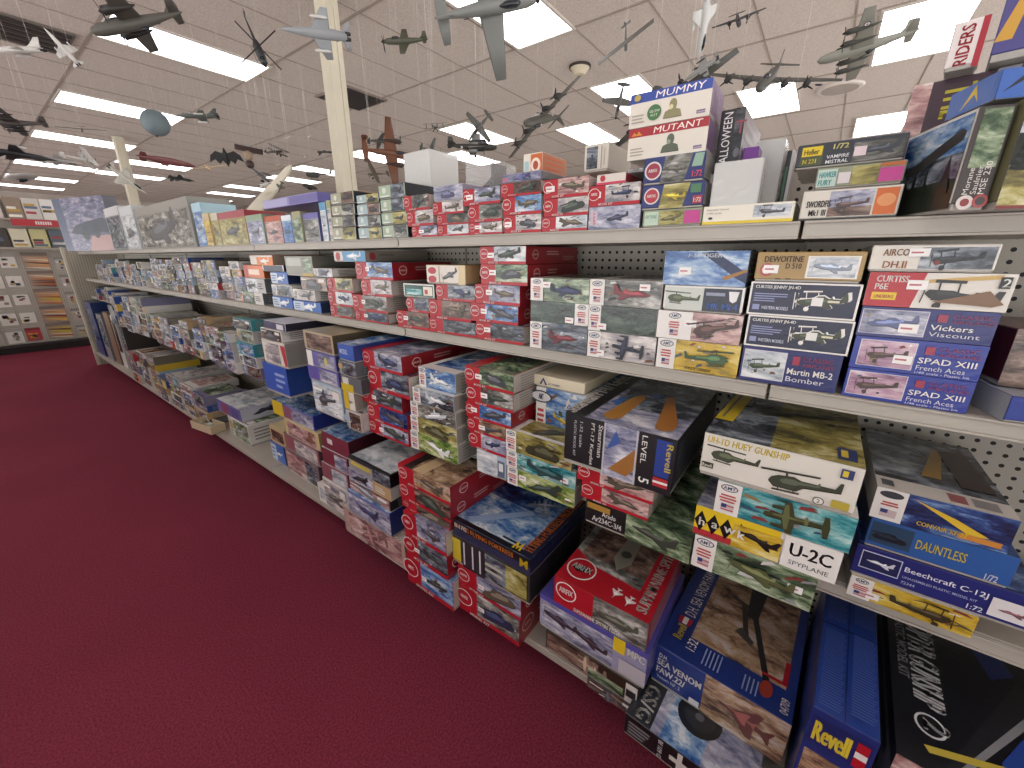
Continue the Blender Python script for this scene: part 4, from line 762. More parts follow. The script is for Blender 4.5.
# --- third shelf
stack('rightmost stack of third shelf', ZLOW, ((848,593)), [
 (852,573,978,622, art_amt('desert','biplane',50,'#3a3424',white=.2), 'white edged box with yellow picture', {'d': .33, 'st': (.2,.3)}),
 (858,543,1050,606, dict(base='#20296b',fc='#222c72',sc='#1b2360',tc='#1e2864',front=[('R',.04,.3,.28,.88,'#c6cbe0'),('R',.046,.33,.274,.85,'#202a55'),('S','jet',.16,.58,.17,'#d5d8e0',-3),('T','Beechcraft C-12J',.3,.56,.2,'#dfe2ee',{'mw':.44,'b':.01}),('T','UNASSEMBLED PLASTIC MODEL KIT',.3,.4,.07,'#aeb6da',{'mw':.4}),('T','72344',.3,.22,.09,'#aeb6da',{'mw':.08}),('T','1:72',.66,.16,.14,'#dfe2ee',{'mw':.08}),('R',.76,.18,.97,.72,'#e0dddd'),('S','jet',.87,.42,.14,'#7b5157',0)],top=[('R',.02,.02,.98,.98,'deep'),('S','jettop',.6,.4,.4,'#9aa6c4',30)]), 'long navy box with framed aeroplane', {'d': .33}),
 (872,516.5,1022,560, dict(base='#2c4f86',fc='#2b5ba0',sc='#24406f',tc='#2a4d80',front=[('R',.02,.2,.33,.9,'#27445e'),('S','tank',.17,.5,.26,'#121c26',0),('T','DAUNTLESS',.36,.4,.3,'#c4b23c',{'mw':.34}),('T','1/72',.84,.1,.2,'#cfd6e4',{'mw':.08})]), 'flat blue kit box', {'d': .33}),
 (878,485.7,1022.6,519, dict(base='#d9d5cf',fc='#dcd8d3',sc='#c9c5bf',tc='#2a3346',front=[('R',0,0,1,1,'deep'),('R',0,0,.25,1,WHITE),('E',.125,.83,.26,.11,'#3a3d44'),('R',.07,.55,.19,.6,'#b74b4b'),('R',.06,.47,.2,.52,'#b74b4b'),('R',.07,.12,.2,.36,'#c9b7b7'),('R',.07,.24,.13,.36,'#2f3d74'),('P',[(.3,.88),(.62,.6),(.86,.3),(.74,.22),(.56,.5)],'#d9b733'),('P',[(.3,.86),(.25,.9),(.5,.66),(.56,.6)],'#8d3437'),('R',.66,.1,.95,.26,'#c9863a'),('T','CONVAIR XF-92',.36,.14,.13,'#d9b733',{'mw':.36,'b':.03})],top=[('R',.0,.16,1,1,'storm'),('R',0,0,1,.16,'#d9d4cc'),('R',.04,.04,.14,.12,'#55585e'),('R',.55,.03,.68,.13,'#9c5a5c'),('R',.72,.03,.9,.13,'#8c8a88'),('P',[(.4,.3),(.62,.8),(.7,.8),(.56,.3)],'#b08c3a'),('P',[(.7,.25),(.96,.25),(.9,.85),(.66,.8)],'#3a2c2a')],right=lines(.1,.1,.9,.9,5,'#8f8b85')), 'white edged box with yellow winged jet', {'d': .34}),
], G3, .34)
stack('helicopter topped stack', ZLOW, ((694,564.7)), [
 (696,532.8,819,578, art_amt('green','fighter',51,'#565c3c',white=.2), 'white edged box with green picture', {'st': (.86,.5),'d':.33}),
 (697,504,844.6,551, dict(base='#d9d6cf',fc='#dcd9d2',sc='#7a7a7a',tc='#9fa4a8',front=[('R',0,0,.62,1,YEL),('R',.0,0,.3,.22,'#b0343a'),('P',[(.0,.5),(.05,.86),(.1,.5),(.05,.14)],BLACK),('P',[(.1,.5),(.15,.86),(.2,.5),(.15,.14)],BLACK),('P',[(.2,.5),(.25,.86),(.3,.5),(.25,.14)],BLACK),('P',[(.3,.5),(.35,.86),(.4,.5),(.35,.14)],BLACK),('R',.3,.02,.64,.8,'desert'),('S','jet',.48,.5,.3,'#1b1a18',-12),('T','h',.037,.36,.28,WHITE,{'b':.02}),('T','a',.137,.4,.2,WHITE,{'b':.02}),('T','w',.232,.4,.2,WHITE,{'b':.02}),('T','k',.337,.36,.28,WHITE,{'b':.02}),('R',.65,0,1,1,'#e6e4de'),('T','U-2C',.69,.42,.4,BLACK,{'mw':.26,'b':.03}),('T','SPYPLANE',.7,.14,.14,'#4c4c50',{'mw':.25,'b':.0})],top=[('R',0,0,.3,1,'lilac'),('R',.3,0,1,1,'storm')]), 'yellow and white spy plane box with black diamonds', {'d': .33}),
 (719,479,858,522.5, art_amt('sea','bomber',53,'#3c4026',white=.2), 'white edged box with blue sky and olive bomber', {'d': .33}),
 (705,432,865,474, dict(base='#d9d4c8',fc='#dedacf',sc='#8e8c86',tc='#55574c',front=[('T','UH-1D HUEY GUNSHIP',.03,.8,.15,'#cfb62c',{'mw':.55,'b':.05,'sh':.1}),('S','heli',.24,.55,.34,'#434a38',-3,1),('S','heli',.7,.38,.44,'#3a4134',4,1),('R',.015,.2,.1,.33,'#33372c'),('T','Revell',.02,.22,.08,'#dcd8c0',{'mw':.07}),('E',.8,.15,.09,.08,'#3f3f3f'),('E',.8,.15,.075,.065,'#e4e0d6'),('T','2',.79,.11,.08,'#3f3f3f'),('R',.87,.1,.97,.26,'#b8a640'),('R',.88,.74,.95,.93,'#2f3c6d'),('R',.89,.78,.92,.9,'#d6c23c')],top=[('R',0,0,1,1,'storm'),('R',.45,0,1,1,'khaki'),('S','heli',.55,.6,.6,'#33372c',12),('P',[(0,.25),(.14,.25),(.2,.95),(.05,.95)],'#cfb62c'),('P',[(.04,.3),(.06,.3),(.11,.9),(.09,.9)],'#6b6a5a'),('R',.85,.05,.96,.2,'#2f3c6d'),('R',.87,.08,.91,.17,'#d6c23c')],right=lines(.1,.1,.9,.9,6,'#c9c5ba')), 'big cream helicopter box with yellow title and two helicopters', {'d': .38}),
], G3, .34)
ste = dict(base='#1b1c20',fc='#1d1e22',sc='#22242a',tc='#2a3040',front=[('R',.4,0,.82,1,'lilac'),('P',[(.45,.15),(.75,.8),(.8,.6),(.62,.1)],'#9c6a34'),('P',[(.42,.5),(.5,.9),(.55,.7)],'#3c5a9c'),('R',.39,0,.405,1,'#b9bac0'),('R',.68,0,.695,1,'#b9bac0'),('R',.7,0,1,1,'#1d1e22'),('T','Stearman',.34,.93,.13,WHITE,{'rot':-90,'mw':.62,'ref':.09,'b':.03}),('T','PT-17 Kaydet',.26,.93,.13,WHITE,{'rot':-90,'mw':.82,'ref':.09,'b':.03}),('T','1:32 scale',.16,.9,.08,'#b9bac0',{'rot':-90,'mw':.5,'ref':.1}),('T','PLASTIC MODEL KIT',.1,.9,.07,'#b9bac0',{'rot':-90,'mw':.7,'ref':.1}),('T','LEVEL',.73,.95,.12,WHITE,{'rot':-90,'mw':.5,'ref':.1,'b':.0}),('T','5',.73,.2,.24,WHITE,{'rot':-90,'ref':.1}),('R',.85,.3,.97,.95,'#28408c'),('T','Revell',.93,.9,.2,'#e0c83c',{'rot':-90,'mw':.48,'ref':.07,'b':.04}),('R',.85,.12,.97,.28,'#b3303a'),('R',.85,.18,.97,.22,WHITE)],
  top=[('R',.0,0,1,1,'lilac'),('R',.26,.3,1,1,'storm'),('R',.0,0,.2,1,'#191b20'),('P',[(.3,.1),(.36,.52),(.42,.58),(.47,.52),(.47,.12),(.42,.06),(.36,.06)],'#ad7a36'),('P',[(.64,.62),(.69,.66),(.92,.2),(.92,.1),(.86,.06),(.78,.08)],'#a46d34'),('P',[(.22,.34),(.3,.5),(.32,.3)],'#3b62a8'),('P',[(.46,.6),(.6,.66),(.58,.56)],'#3b62a8'),('T','Stearman PT-17 Kaydet',.14,.02,.2,WHITE,{'rot':90,'mw':.9,'ref':.3,'b':.03})],right=lines(.05,.1,.95,.9,7,'#5b5d64'))
stack('stack under the big black box', ZLOW, ((584.5,521)), [
 (586,498,694,531, dict(base='#222523',fc='#1a1c1d',sc='#2d322f',tc='#7f9082',front=[('R',.42,0,1,1,'green'),('S','jet',.68,.5,.42,'#3a4038',-10),('T','Arado',.18,.5,.2,'#dcdcda',{'mw':.14}),('T','Ar234C-3/4',.08,.2,.22,'#dcdcda',{'mw':.3,'b':.02}),('R',.02,.68,.26,.92,'#a8803a')],top=[('R',.1,0,1,1,'green')]), 'black and green jet kit box', {'d':.38}),
 (582,480,650,500, art_red('mauve',60,'jet',side=False), 'red and pinkish kit box', {'d':.3}),
 (578,462,655,486, art_red('mauve',61,'jet',side=False), 'red and pinkish kit box', {'d':.3}),
 (565.5,412,677,445.6, ste, 'big black kit box picturing orange wing panels', {'d':.42, 'dx': -.02}),
], G3, .34)
stack('white edged stack left of black box', ZLOW, ((509.5,482.7)), [
 (508,465,575,488, art_amt('grass','jet',62,'#34403a',white=.17), 'white edged box with pale green picture', {'st': (.25,.6)}),
 (507,449,576,473, art_amt('sea','fighter',63,'#2b4a4c',white=.17), 'white edged box with teal picture', {'st': (.86,.35)}),
 (506.4,428,576,450, art_amt('khaki','tank',64,'#3a3a2a',white=.17), 'white edged box with olive picture', {}),
], G3, .1)
stack('pile under the cream carton', ZLOW+.0, XF-.005, [
 (538,442,592,452, art_amt('snow','jet',65,'#41608a',white=.2), 'white edged box low at the back', {}),
 (537,385.4,590,393, art_amt('sky','biplane',66,'#b99a32',white=.2), 'white edged box with yellow biplane', {}),
 (534,373.6,585,385.4, dict(base='#d9cfb4',fc='#ddd3b8',sc='#cfc4a6',tc='#d9cfb6',front=[('P',[(.12,.2),(.2,.85),(.28,.2),(.24,.2),(.2,.6),(.16,.2)],'#28386c'),('T','ACADEMY',.3,.25,.2,'#28386c',{'mw':.24})]), 'flat cream carton with dark blue letter emblem', {'d':.34}),
], G3, .3)
stack('near red stack of third shelf', ZLOW, ((477,470)), [
 (477,448,511,457, dict(base='#9fb1c4',fc='#a9bacb',sc='#8a9099',tc='#9fb1c4',front=[('R',0,0,.7,1,'snow'),('R',.72,.1,.95,.8,'#5d6b7c'),('R',.76,.35,.9,.7,'#dfe1e3')]), 'pale blue kit box', {}),
 (470,430,509,439, art_red('lilac',67,'fighter'), 'red kit box with lilac picture', {}),
 (468,416,510,424, art_red('dusk',68,'biplane'), 'red kit box with brown picture', {'st': (.4,.5)}),
 (466,401,511,409, art_red('sky',69,'fighter'), 'red kit box with blue orange picture', {'st': (.2,.6)}),
 (467,383.7,513,393, art_red('camo',70,'jet',side=False), 'red kit box with greyish picture', {'st': (.4,.6)}),
 (465,365,513.6,376, art_red('green',71,'tank',side=False), 'red kit box with green brown picture', {'st': (.3,.55)}),
], G3, .34)
stack('white edged stack between red stacks', ZLOW, ((413,447)), [
 (411,429,457,440, art_amt('grass','jet',72,'#d9dcd8',white=.18), 'white edged box with green field picture', {}),
 (411,414,456,424, art_amt('khaki','tank',73,'#4a4a34',white=.18), 'white edged box with olive picture', {}),
 (411,400,455,409, art_amt('camo','ship',74,'#c9d0d3',white=.18), 'white edged box with grey ship picture', {}),
 (413,386,453,394, art_amt('storm','jet',75,'#c9d0d3',white=.2), 'white edged box with dark blue sky', {'st': (.5,.5)}),
 (419,366,455,374, art_amt('sky','jet',76,'#dfe4e8',white=.2), 'white edged box with white jet', {'dx': .02}),
], G3, .33)
stack('far red stack of third shelf', ZLOW, ((370,431)), [
 (369,418,408,433, art_red('lilac',77,'fighter'), 'red kit box with lilac picture', {'st': (.34,.5)}),
 (367,402,407,416, art_red('deep',78,'fighter'), 'red kit box with dark blue picture', {}),
 (361,385,401,396, art_red('storm',79,'jet'), 'red kit box with grey picture', {'st': (.34,.5)}),
 (368,367,408,375, art_red('storm',80,'tank',side=False), 'red kit box with grey ground picture', {}),
 (362,348.5,401,355, art_red('lilac',81,'fighter'), 'red kit box with blue clouds picture', {'d': .42}),
], G3, .36)
stack('stack under the broad blue box', ZLOW, ((346,427)), [
 (345,409,367,418, art_any(82,[4,3,0,0,0,0,0,0,0,0,0,0,0]), 'white and grey kit box', {}),
 (343,390,367,398, dict(base='#cfcac0',fc='#d6d1c6',sc='#8f8a80',tc='#cfcac0',front=[('R',0,.1,.5,1,'#cfae2e'),('S','heli',.7,.5,.4,'#4b4b4b',0)]), 'white and yellow kit box', {}),
 (340,374,364,380, dict(base='#55585c',fc='#5e6266',sc='#44474a',tc='#55585c',front=[('R',.0,.0,.6,.5,'#c9b02e'),('R',.1,.5,.4,.9,'#cfcfcc')]), 'grey kit box with yellow strip', {}),
 (338,359,362,364, art_any(85,[0,0,4,0,0,0,0,3,0,0,0,0,0]), 'dark olive kit box', {}),
 (337,342.7,362,349.5, dict(base='#2b4fa0',fc='#2d56ae',sc='#24407f',tc='lilac',front=[('T','MODEL',.1,.4,.3,'#cfd8ea',{'mw':.5,'sh':.2})],top=[('R',0,0,1,1,'sky')]), 'broad royal blue kit box', {'d': .42}),
], G3, .36)
stack('stack with the two violet boxes', ZLOW, ((313,409)), [
 (311,379,341,390, art_any(86,[5,0,0,0,2,0,0,0,0,0,0,0,0]), 'large grey kit box', {}),
 (307,364,338,373, dict(base='#5d55a0',fc='#5c55a2',sc='#4a4582',tc='#5d55a0',front=[('R',.4,.1,.95,.9,'lilac')]), 'violet kit box', {}),
 (306,349,335,356, dict(base='#4c4c8c',fc='#6a66a6',sc='#3c3c6e',tc='#4c4c8c',front=[('R',0,0,.2,1,WHITE),('R',.4,.1,.95,.9,'lilac'),('E',.66,.5,.2,.25,'#c9c26a')]), 'violet kit box with yellow disc', {}),
 (302,329.5,332,337, dict(base=TAN,fc='#a99a80',sc='#5d5442',tc='#8f8468',front=[('R',.1,.1,.95,.9,'brown')]), 'large tan and brown kit box', {'d': .42}),
], G3, .36)
stack('stack left of the violet boxes', ZLOW, ((264,388)), [
 (262,361,285,368, dict(base='#2a4fa4',fc='#2c58b2',sc='#1f3f86',tc='#2a4fa4',front=lines(.5,.2,.9,.8,3,'#9ab0dc',2)), 'tall bright blue kit box', {}),
 (261,338,284,345, dict(base='#cdc8bd',fc='#d6d1c7',sc='#8d8a84',tc='#cdc8bd',front=[('P',[(.8,.9),(1,.9),(1,.1),(.9,.1)],'#b3303a'),('R',.1,.1,.75,.9,'pastel')]), 'white kit box with red slash', {}),
 (260,327,281,333, art_any(92,[0,5,0,0,0,0,0,0,0,0,0,0,0]), 'white kit box', {}),
 (262,314.5,284,320, dict(base='#c9c9ce',fc='#35354a',sc='#2d2d3a',tc='#b0b0bc',front=[('R',.05,.1,.95,.9,'#37365c'),('R',.6,.2,.9,.8,'#d9d9de')]), 'dark violet and white flat kit box', {'d': .42}),
], G3, .36)

# --- bottom shelf
gsg = dict(base='#1c1d20',fc='#19191c',sc='#2a2b2e',tc='#2c2e33',front=[('T','Bf 109 G',.3,.9,.2,'#c9c9cc',{'rot':-90,'mw':.8,'ref':.06}),('R',.4,.4,.56,.6,'#cfcac4'),('R',.46,.1,.5,.95,'#cfcac4'),('R',.6,0,1,1,'brown')]+lines(.04,.2,.24,.8,4,'#8c8c90'),
  top=[('R',.22,0,1,1,'lilac'),('R',.3,0,.62,.7,'sky'),('E',.52,.42,.2,.2,'#17181b'),('E',.52,.42,.14,.14,'#26282c'),('E',.52,.42,.04,.04,'#5d6066'),('T','GS/G',.06,.43,.14,WHITE,{'rot':-88,'ref':.27,'mw':.39,'b':.02})])
yl,_ = atX(621.7,736,.775); 
kit_box('model_kit_box',(.775,yl-.15,ZBASE+.0008),.30,.27,.075,gsg,'black kit box with large white GS/G lettering jutting over the shelf edge',G4,-3,True)
sv = dict(base='#24397e',fc='#22377c',sc='#1c2e68',tc='#24397e',front=[('R',.42,0,1,1,'dusk'),('S','jettop',.72,.5,.4,'#6b3b36',-10),('T','D.H.',.05,.74,.11,WHITE,{'mw':.07}),('T','SEA VENOM',.04,.55,.16,WHITE,{'mw':.36,'b':.03}),('T','FAW.22/',.04,.34,.16,WHITE,{'mw':.24,'b':.03}),('T','Venom NF. 2',.05,.2,.09,'#c9d0e6',{'mw':.2}),('R',.33,.08,.41,.22,'#d9d9dd')],
  top=[('R',.22,.2,.93,1,'dusk'),('P',[(.52,.96),(.66,.96),(.64,.62),(.55,.62)],'#2e2c2e'),('P',[(.57,.7),(.62,.7),(.82,.2),(.78,.18)],'#26262a'),('P',[(.48,.74),(.52,.74),(.62,.42),(.58,.4)],'#3a3432'),('P',[(.5,.44),(.64,.38),(.66,.42),(.54,.5)],'#4c4642'),('P',[(.38,.74),(.54,.7),(.54,.73),(.4,.77)],'#3a3432'),('E',.81,.13,.045,.08,'#a3402f'),('R',.9,.24,.935,.4,RED),('R',.76,.22,.935,.24,RED),('S','biplane',.3,.55,.1,'#2e2a28'),
   ('T','D.H. SEA VENOM FAW.22',.19,.36,.1,WHITE,{'rot':90,'ref':.3,'mw':.6,'b':.0}),('R',.06,.11,.2,.34,'#20306e'),('R',.075,.265,.185,.33,RED),('R',.11,.265,.15,.33,WHITE),('T','Revell',.165,.125,.08,'#dfc83a',{'rot':90,'ref':.3,'mw':.125,'b':.02}),('T','1:32',.29,.09,.08,WHITE,{'rot':90,'ref':.3,'mw':.09,'b':.0}),('T','04709',.97,.03,.06,WHITE,{'rot':90,'ref':.3,'mw':.1,'b':0})]+[('R',.36+.03*k,.04,.37+.03*k,.17,'#8fa0cf') for k in range(5)]+[('R',.66+.03*k,.03,.67+.03*k,.14,'#8fa0cf') for k in range(4)],right=lines(.05,.1,.95,.9,6,'#5468ac'))
yl,_ = atX(654,640,.90); yr,_ = atX(795,709,.90)
kit_box('model_kit_box',(.90,(yl+yr)/2-.002,ZBASE+.078),yl-yr,.42,.135,sv,'large blue kit box picturing a twin boom jet in an orange sky',G4,-3.5,True)
rev = dict(base='#24397e',fc='#22377c',sc='#1c2e68',tc='#24408c',front=[('R',0,0,1,1,'#1f3072'),('R',.06,.1,.94,.72,'dusk'),('S','jettop',.5,.5,.6,'#3c2f33',-25),('R',.05,.78,.95,.96,'#1a2860'),('T','Revell',.1,.8,.13,'#dfc83a',{'mw':.55,'b':.04}),('R',.74,.78,.92,.94,RED),('R',.74,.84,.92,.88,WHITE),('T','HUNTER FGA.9',.1,.2,.07,WHITE,{'mw':.7,'b':.02})],
  top=[('R',.48,0,.5,1,'#16265f'),('R',0,.5,1,.515,'#16265f')]+[('R',u,v0+.0135*k,u+.36+.05*((k*7)%3-1)*.4,v0+.0055+.0135*k,'#4a62a8') for u in (.07,.55) for v0 in (.03,.53) for k in range(32)],right=lines(.05,.1,.95,.9,6,'#5468ac'),left=lines(.05,.1,.95,.9,6,'#3f549c'))
kit_box('model_kit_box',(.80,-.19,ZBASE+.0008),.1,.5,.39,rev,'tall blue kit box standing on its long edge, rows of small print on top',G4,-3.2,True)
gun = dict(base='#17181c',fc='#cfc3c0',sc='#2a2b2e',tc='#17181c',left=[('R',0,0,1,.9,'#8d8a88')]+lines(.05,.1,.95,.9,5,'#2c2c30'),front=[('R',0,0,1,1,'mauve'),('S','heli',.4,.5,.4,'#2c2624',-20)],
  top=[('R',0,0,1,1,'#191b20'),('P',[(.38,.95),(.5,.98),(.62,.7),(.5,.62)],'#22336e'),('P',[(.4,0),(.44,.2),(.56,.36),(.7,.42),(1,.3),(1,0)],'#2c4a9c'),('P',[(.2,.05),(.24,.02),(.72,.6),(.62,.66)],'#26272b'),('P',[(.22,.03),(.24,.02),(.66,.5),(.62,.5)],'#8f9094'),('P',[(.12,.1),(.14,.075),(.5,.17),(1,.36),(1,.39),(.5,.2)],'#c9b54a'),('T','HELICOPTER GUNSHIP',.1,.97,.14,'#dcdde0',{'rot':-90,'ref':.34,'mw':.68,'b':.03,'sh':.2}),('T','PLASTIC MODEL KIT',.04,.8,.05,'#8e9096',{'rot':-90,'ref':.34,'mw':.4}),('E',.16,.2,.07,.08,'#dcdde0'),('E',.16,.2,.058,.067,'#191b20'),('T','2',.13,.225,.11,'#dcdde0',{'rot':-90,'ref':.34,'b':.03})])
kit_box('model_kit_box',(.815,-.435,ZBASE+.0008),.33,.5,.36,gun,'very large black gunship kit box at the right end of the bottom shelf',G4,-3,True)
spf = dict(base='#b01c2a',fc=RED,sc='#a3202c',tc=RED,front=[('R',.3,0,1,1,'camo'),('R',0,0,.45,1,RED),('E',.14,.6,.36,.34,WHITE),('E',.14,.6,.32,.3,RED),('T','AIRFIX',.06,.52,.2,WHITE,{'mw':.16,'b':.03}),('T','SUPERMARINE SPITFIRE F22/24',.24,.04,.14,WHITE,{'mw':.5,'b':.02}),('S','fighter',.72,.5,.4,'#55574c',0)],
  top=[('R',0,0,1,1,'camo'),('R',.08,.4,.92,1,'brown'),('P',[(0,0),(0,.42),(.3,.3),(.62,.28),(1,.24),(1,0)],RED),('R',.8,.2,1,1,RED),('P',[(.42,.98),(.56,.98),(.6,.5),(.5,.36),(.4,.5)],'#7e7c70'),('E',.5,.6,.06,.06,'#3a3a34'),('E',.19,.2,.16,.16,WHITE),('E',.19,.2,.145,.145,'#b01c2a'),('P',[(.06,.2),(.16,.15),(.32,.2),(.22,.25)],'#26242a'),('T','AIRFIX',.08,.18,.075,WHITE,{'ref':.3,'mw':.22,'b':.03}),('T','SUPERMARINE SPITFIRE',.95,.06,.1,WHITE,{'rot':90,'ref':.3,'mw':.9,'b':.03}),('S','jettop',.62,.12,.16,'#dcd6d2',80),('S','jettop',.76,.1,.16,'#dcd6d2',80)],
  right=lines(.05,.1,.95,.9,5,'#d6a6a2'))
mpc = dict(base='#5a58a0',fc='#9a97b4',sc='#4f4d8c',tc='#5350a0',front=[('R',.02,.08,.72,.84,'lilac'),('R',0,.86,1,1,'#5350a0'),('S','fighter',.22,.5,.34,'#3c3440',-6),('S','fighter',.52,.42,.32,'#383038',-12),('R',.72,.62,.82,1,YEL),('T','MPC',.84,.68,.2,WHITE,{'mw':.14,'b':.04}),('R',.85,.14,.95,.36,'#3a3a3e'),('R',.78,.1,1,.5,'#b9b4bc')],top=[('R',0,0,1,1,'#5350a0')])
stack('stack with red badge box on top', ZBASE, ((546,650)), [
 (588,668,640,695, art_any(101,[0,0,0,0,0,0,5,3,0,0,0,0,0]), 'dark box with pale lettering', {'h': .045, 'dx': .0}),
 (546,629,641,676, dict(base='#2b2422',fc='#33291f',sc='#2a2422',tc='#3a3230',front=[('R',.02,.1,.6,.9,'brown'),('S','bomber',.5,.5,.4,'#8a7766',0),('R',.5,.1,.86,.5,'green'),('R',.88,.05,.99,.9,'#cfcac4')]+lines(.885,.1,.985,.85,1,'#2c2c30')), 'dark brown box with barcode panel', {}),
 (540,592.5,652,631, mpc, 'violet kit box picturing two fighters', {'d':.34}),
 (555,575,651,609, spf, 'bright red kit box with round badge', {'d':.34}),
], G4, .32)
bm_ = dict(base='#1d2136',fc='#15171f',sc='#1d2136',tc='#23407c',front=[('R',0,0,1,.5,'#2c3350'),('T','B-17G FLYING FORTRESS',.05,.55,.3,'#cf7a2c',{'mw':.75,'b':.03}),('T','M',.88,.3,.5,YEL,{'b':.03}),('T','B-17G',.02,.57,.28,WHITE,{'mw':.17,'b':.03})],
  top=[('R',0,0,1,1,'sky'),('R',0,.5,.6,1,'deep'),('S','bomber',.66,.62,.36,'#7b8494',-60),('P',[(.1,.1),(.6,.5),(.66,.46),(.2,.06)],'#8fa6c9'),('R',.0,.0,1,.05,'#12141c'),('R',.88,0,1,1,'#171c34'),('R',.6,.07,.82,.09,'#12141c'),('T','FLYING FORTRESS PRODUCTION',.97,.06,.1,'#cf6f2c',{'rot':90,'ref':.34,'mw':.9,'b':.03}),('P',[(.76,.02),(.78,.12),(.81,.05),(.84,.12),(.86,.02),(.84,.02),(.83,.07),(.81,.02),(.79,.07),(.78,.02)],YEL)],right=[('T','FLYING FORTRESS',.1,.4,.3,'#2f3c6a',{'mw':.7,'b':.02})])
yb = dict(base='#2e2d28',fc='#3c3b34',sc='#2a2926',tc='#3c3b34',front=[('R',0,.1,.12,.9,'#d6c03a'),('R',.14,.0,.45,1,'#2c2e33'),('R',.16,.1,.18,.9,'#cfcfd2'),('R',.28,.1,.3,.9,'#cfcfd2'),('R',.38,.1,.4,.9,'#cfcfd2'),('R',.46,.08,.72,.94,'storm'),('R',.72,.08,.97,.94,'khaki')]+lines(.46,.3,.7,.7,2,'#b7b3a4'))
stack('stack under the blue bomber box', ZBASE, ((458,597)), [
 (459,582,519,612, art_red('camo',110,'tank'), 'red kit box with grey picture', {'st': (.4,.5)}),
 (458,563,521,594, art_red('lilac',111,'tank'), 'red kit box with dark picture', {'st': (.4,.5)}),
 (452,533,530,573, yb, 'black and yellow wartime kit box', {'d':.33}),
 (453,519,530.6,559, bm_, 'broad blue bomber kit box with orange lettering', {'d':.4}),
], G4, .32)
stack('tall red stack, bottom shelf', ZBASE, ((409,572)), [
 (406,553,457,580, art_red('sky',112,'ship',side=False), 'red kit box with seaside picture', {'st': (.4,.5)}),
 (405,532,456,560, art_red('storm',113,'jet'), 'red kit box with grey picture', {'st': (.3,.5)}),
 (403,510,454,537, art_red('lilac',114,'fighter',side=False), 'red kit box with blue grey picture', {}),
 (402,497,450,520, art_red('brown',115,'tank'), 'red kit box with brown picture', {'dx': .02}),
 (399,480,450,503, art_red('brown',116,'tank'), 'red kit box with dark tank picture', {'dx': .02}),
 (397.5,463,450,485, dict(art_red('dusk',117,'jet'), top=[('R',0,0,1,1,'dusk'),('R',0,0,.12,1,RED),('R',.12,0,.26,1,'#2b2422'),('P',[(.3,0),(.5,0),(.6,1),(.4,1)],'#cdb18a'),('S','jettop',.7,.5,.4,'#1d1d20',70),('R',.8,.5,1,1,'#4c5a78')]), 'red kit box with black jet on its top', {'dx': .02, 'd': .4}),
], G4, .33)
stack('stack with white sky top', ZBASE, ((344,522)), [
 (343,505,404,545, dict(base='#a3867c',fc='#b1958b',sc='#7d665c',tc='#c4b7ae',front=[('R',.1,.1,.95,.9,'mauve'),('S','bomber',.5,.5,.5,'#7d5c5a',20)]), 'large pinkish brown kit box', {}),
 (347,489,389,511, dict(base='#3a4480',fc='#6a74a8',sc='#23306e',tc='sky',front=[('R',0,.1,1,.9,'lilac'),('S','jet',.5,.5,.5,'#313a5c',0)]), 'blue violet kit box', {'dx': -.01}),
 (348,478,390,499, art_any(120,[0,0,0,0,0,0,5,0,0,0,0,0,0]), 'black kit box with pale words', {}),
 (348,467,390,487, art_any(121,[5,0,0,0,0,0,0,0,0,0,0,0,0]), 'grey kit box', {}),
 (347.7,455,389.6,474.7, dict(base='#15161a',fc='#17181b',sc='#0f1013',tc='#15161a',front=[('R',.0,.0,.6,.8,'#8d8f94'),('R',.05,.4,.55,.7,'#c9b54a'),('R',.62,.0,1,.9,'storm')],top=[('R',.03,.03,.97,.97,'sky'),('R',.03,.03,.97,.97,'snow'),('S','jettop',.4,.7,.3,'#4d5a66',20)]), 'flat black edged kit box', {'d':.42}),
], G4, .36)
stack('maroon stack, bottom shelf', ZBASE, ((322,497)), [
 (322,476,346,489, art_any(122,[4,4,0,0,0,0,0,0,0,0,0,0,0]), 'pale kit box', {}),
 (321,461,347,475, dict(base='#8c4a56',fc='#8f5560',sc='#5d2c36',tc='#b9c0c6',front=[('R',.4,.1,.95,.9,'snow')]), 'pinkish kit box', {}),
 (321,446,347,460, dict(base='#6e2c3c',fc='#7a3342',sc='#4c1e2a',tc='#b9c0c6',front=[('R',.5,.1,.95,.9,'lilac')]), 'maroon kit box', {}),
 (321,430,348,446, dict(base='#6e2c3c',fc='#7a3342',sc='#4c1e2a',tc='snow',front=[('R',.2,.4,.4,.7,'#cfc6c6')],top=[('R',0,.0,1,1,'sky'),('S','jettop',.5,.4,.4,'#6d7880',20)]), 'maroon kit box with pale sky top', {'d':.4}),
], G4, .36)
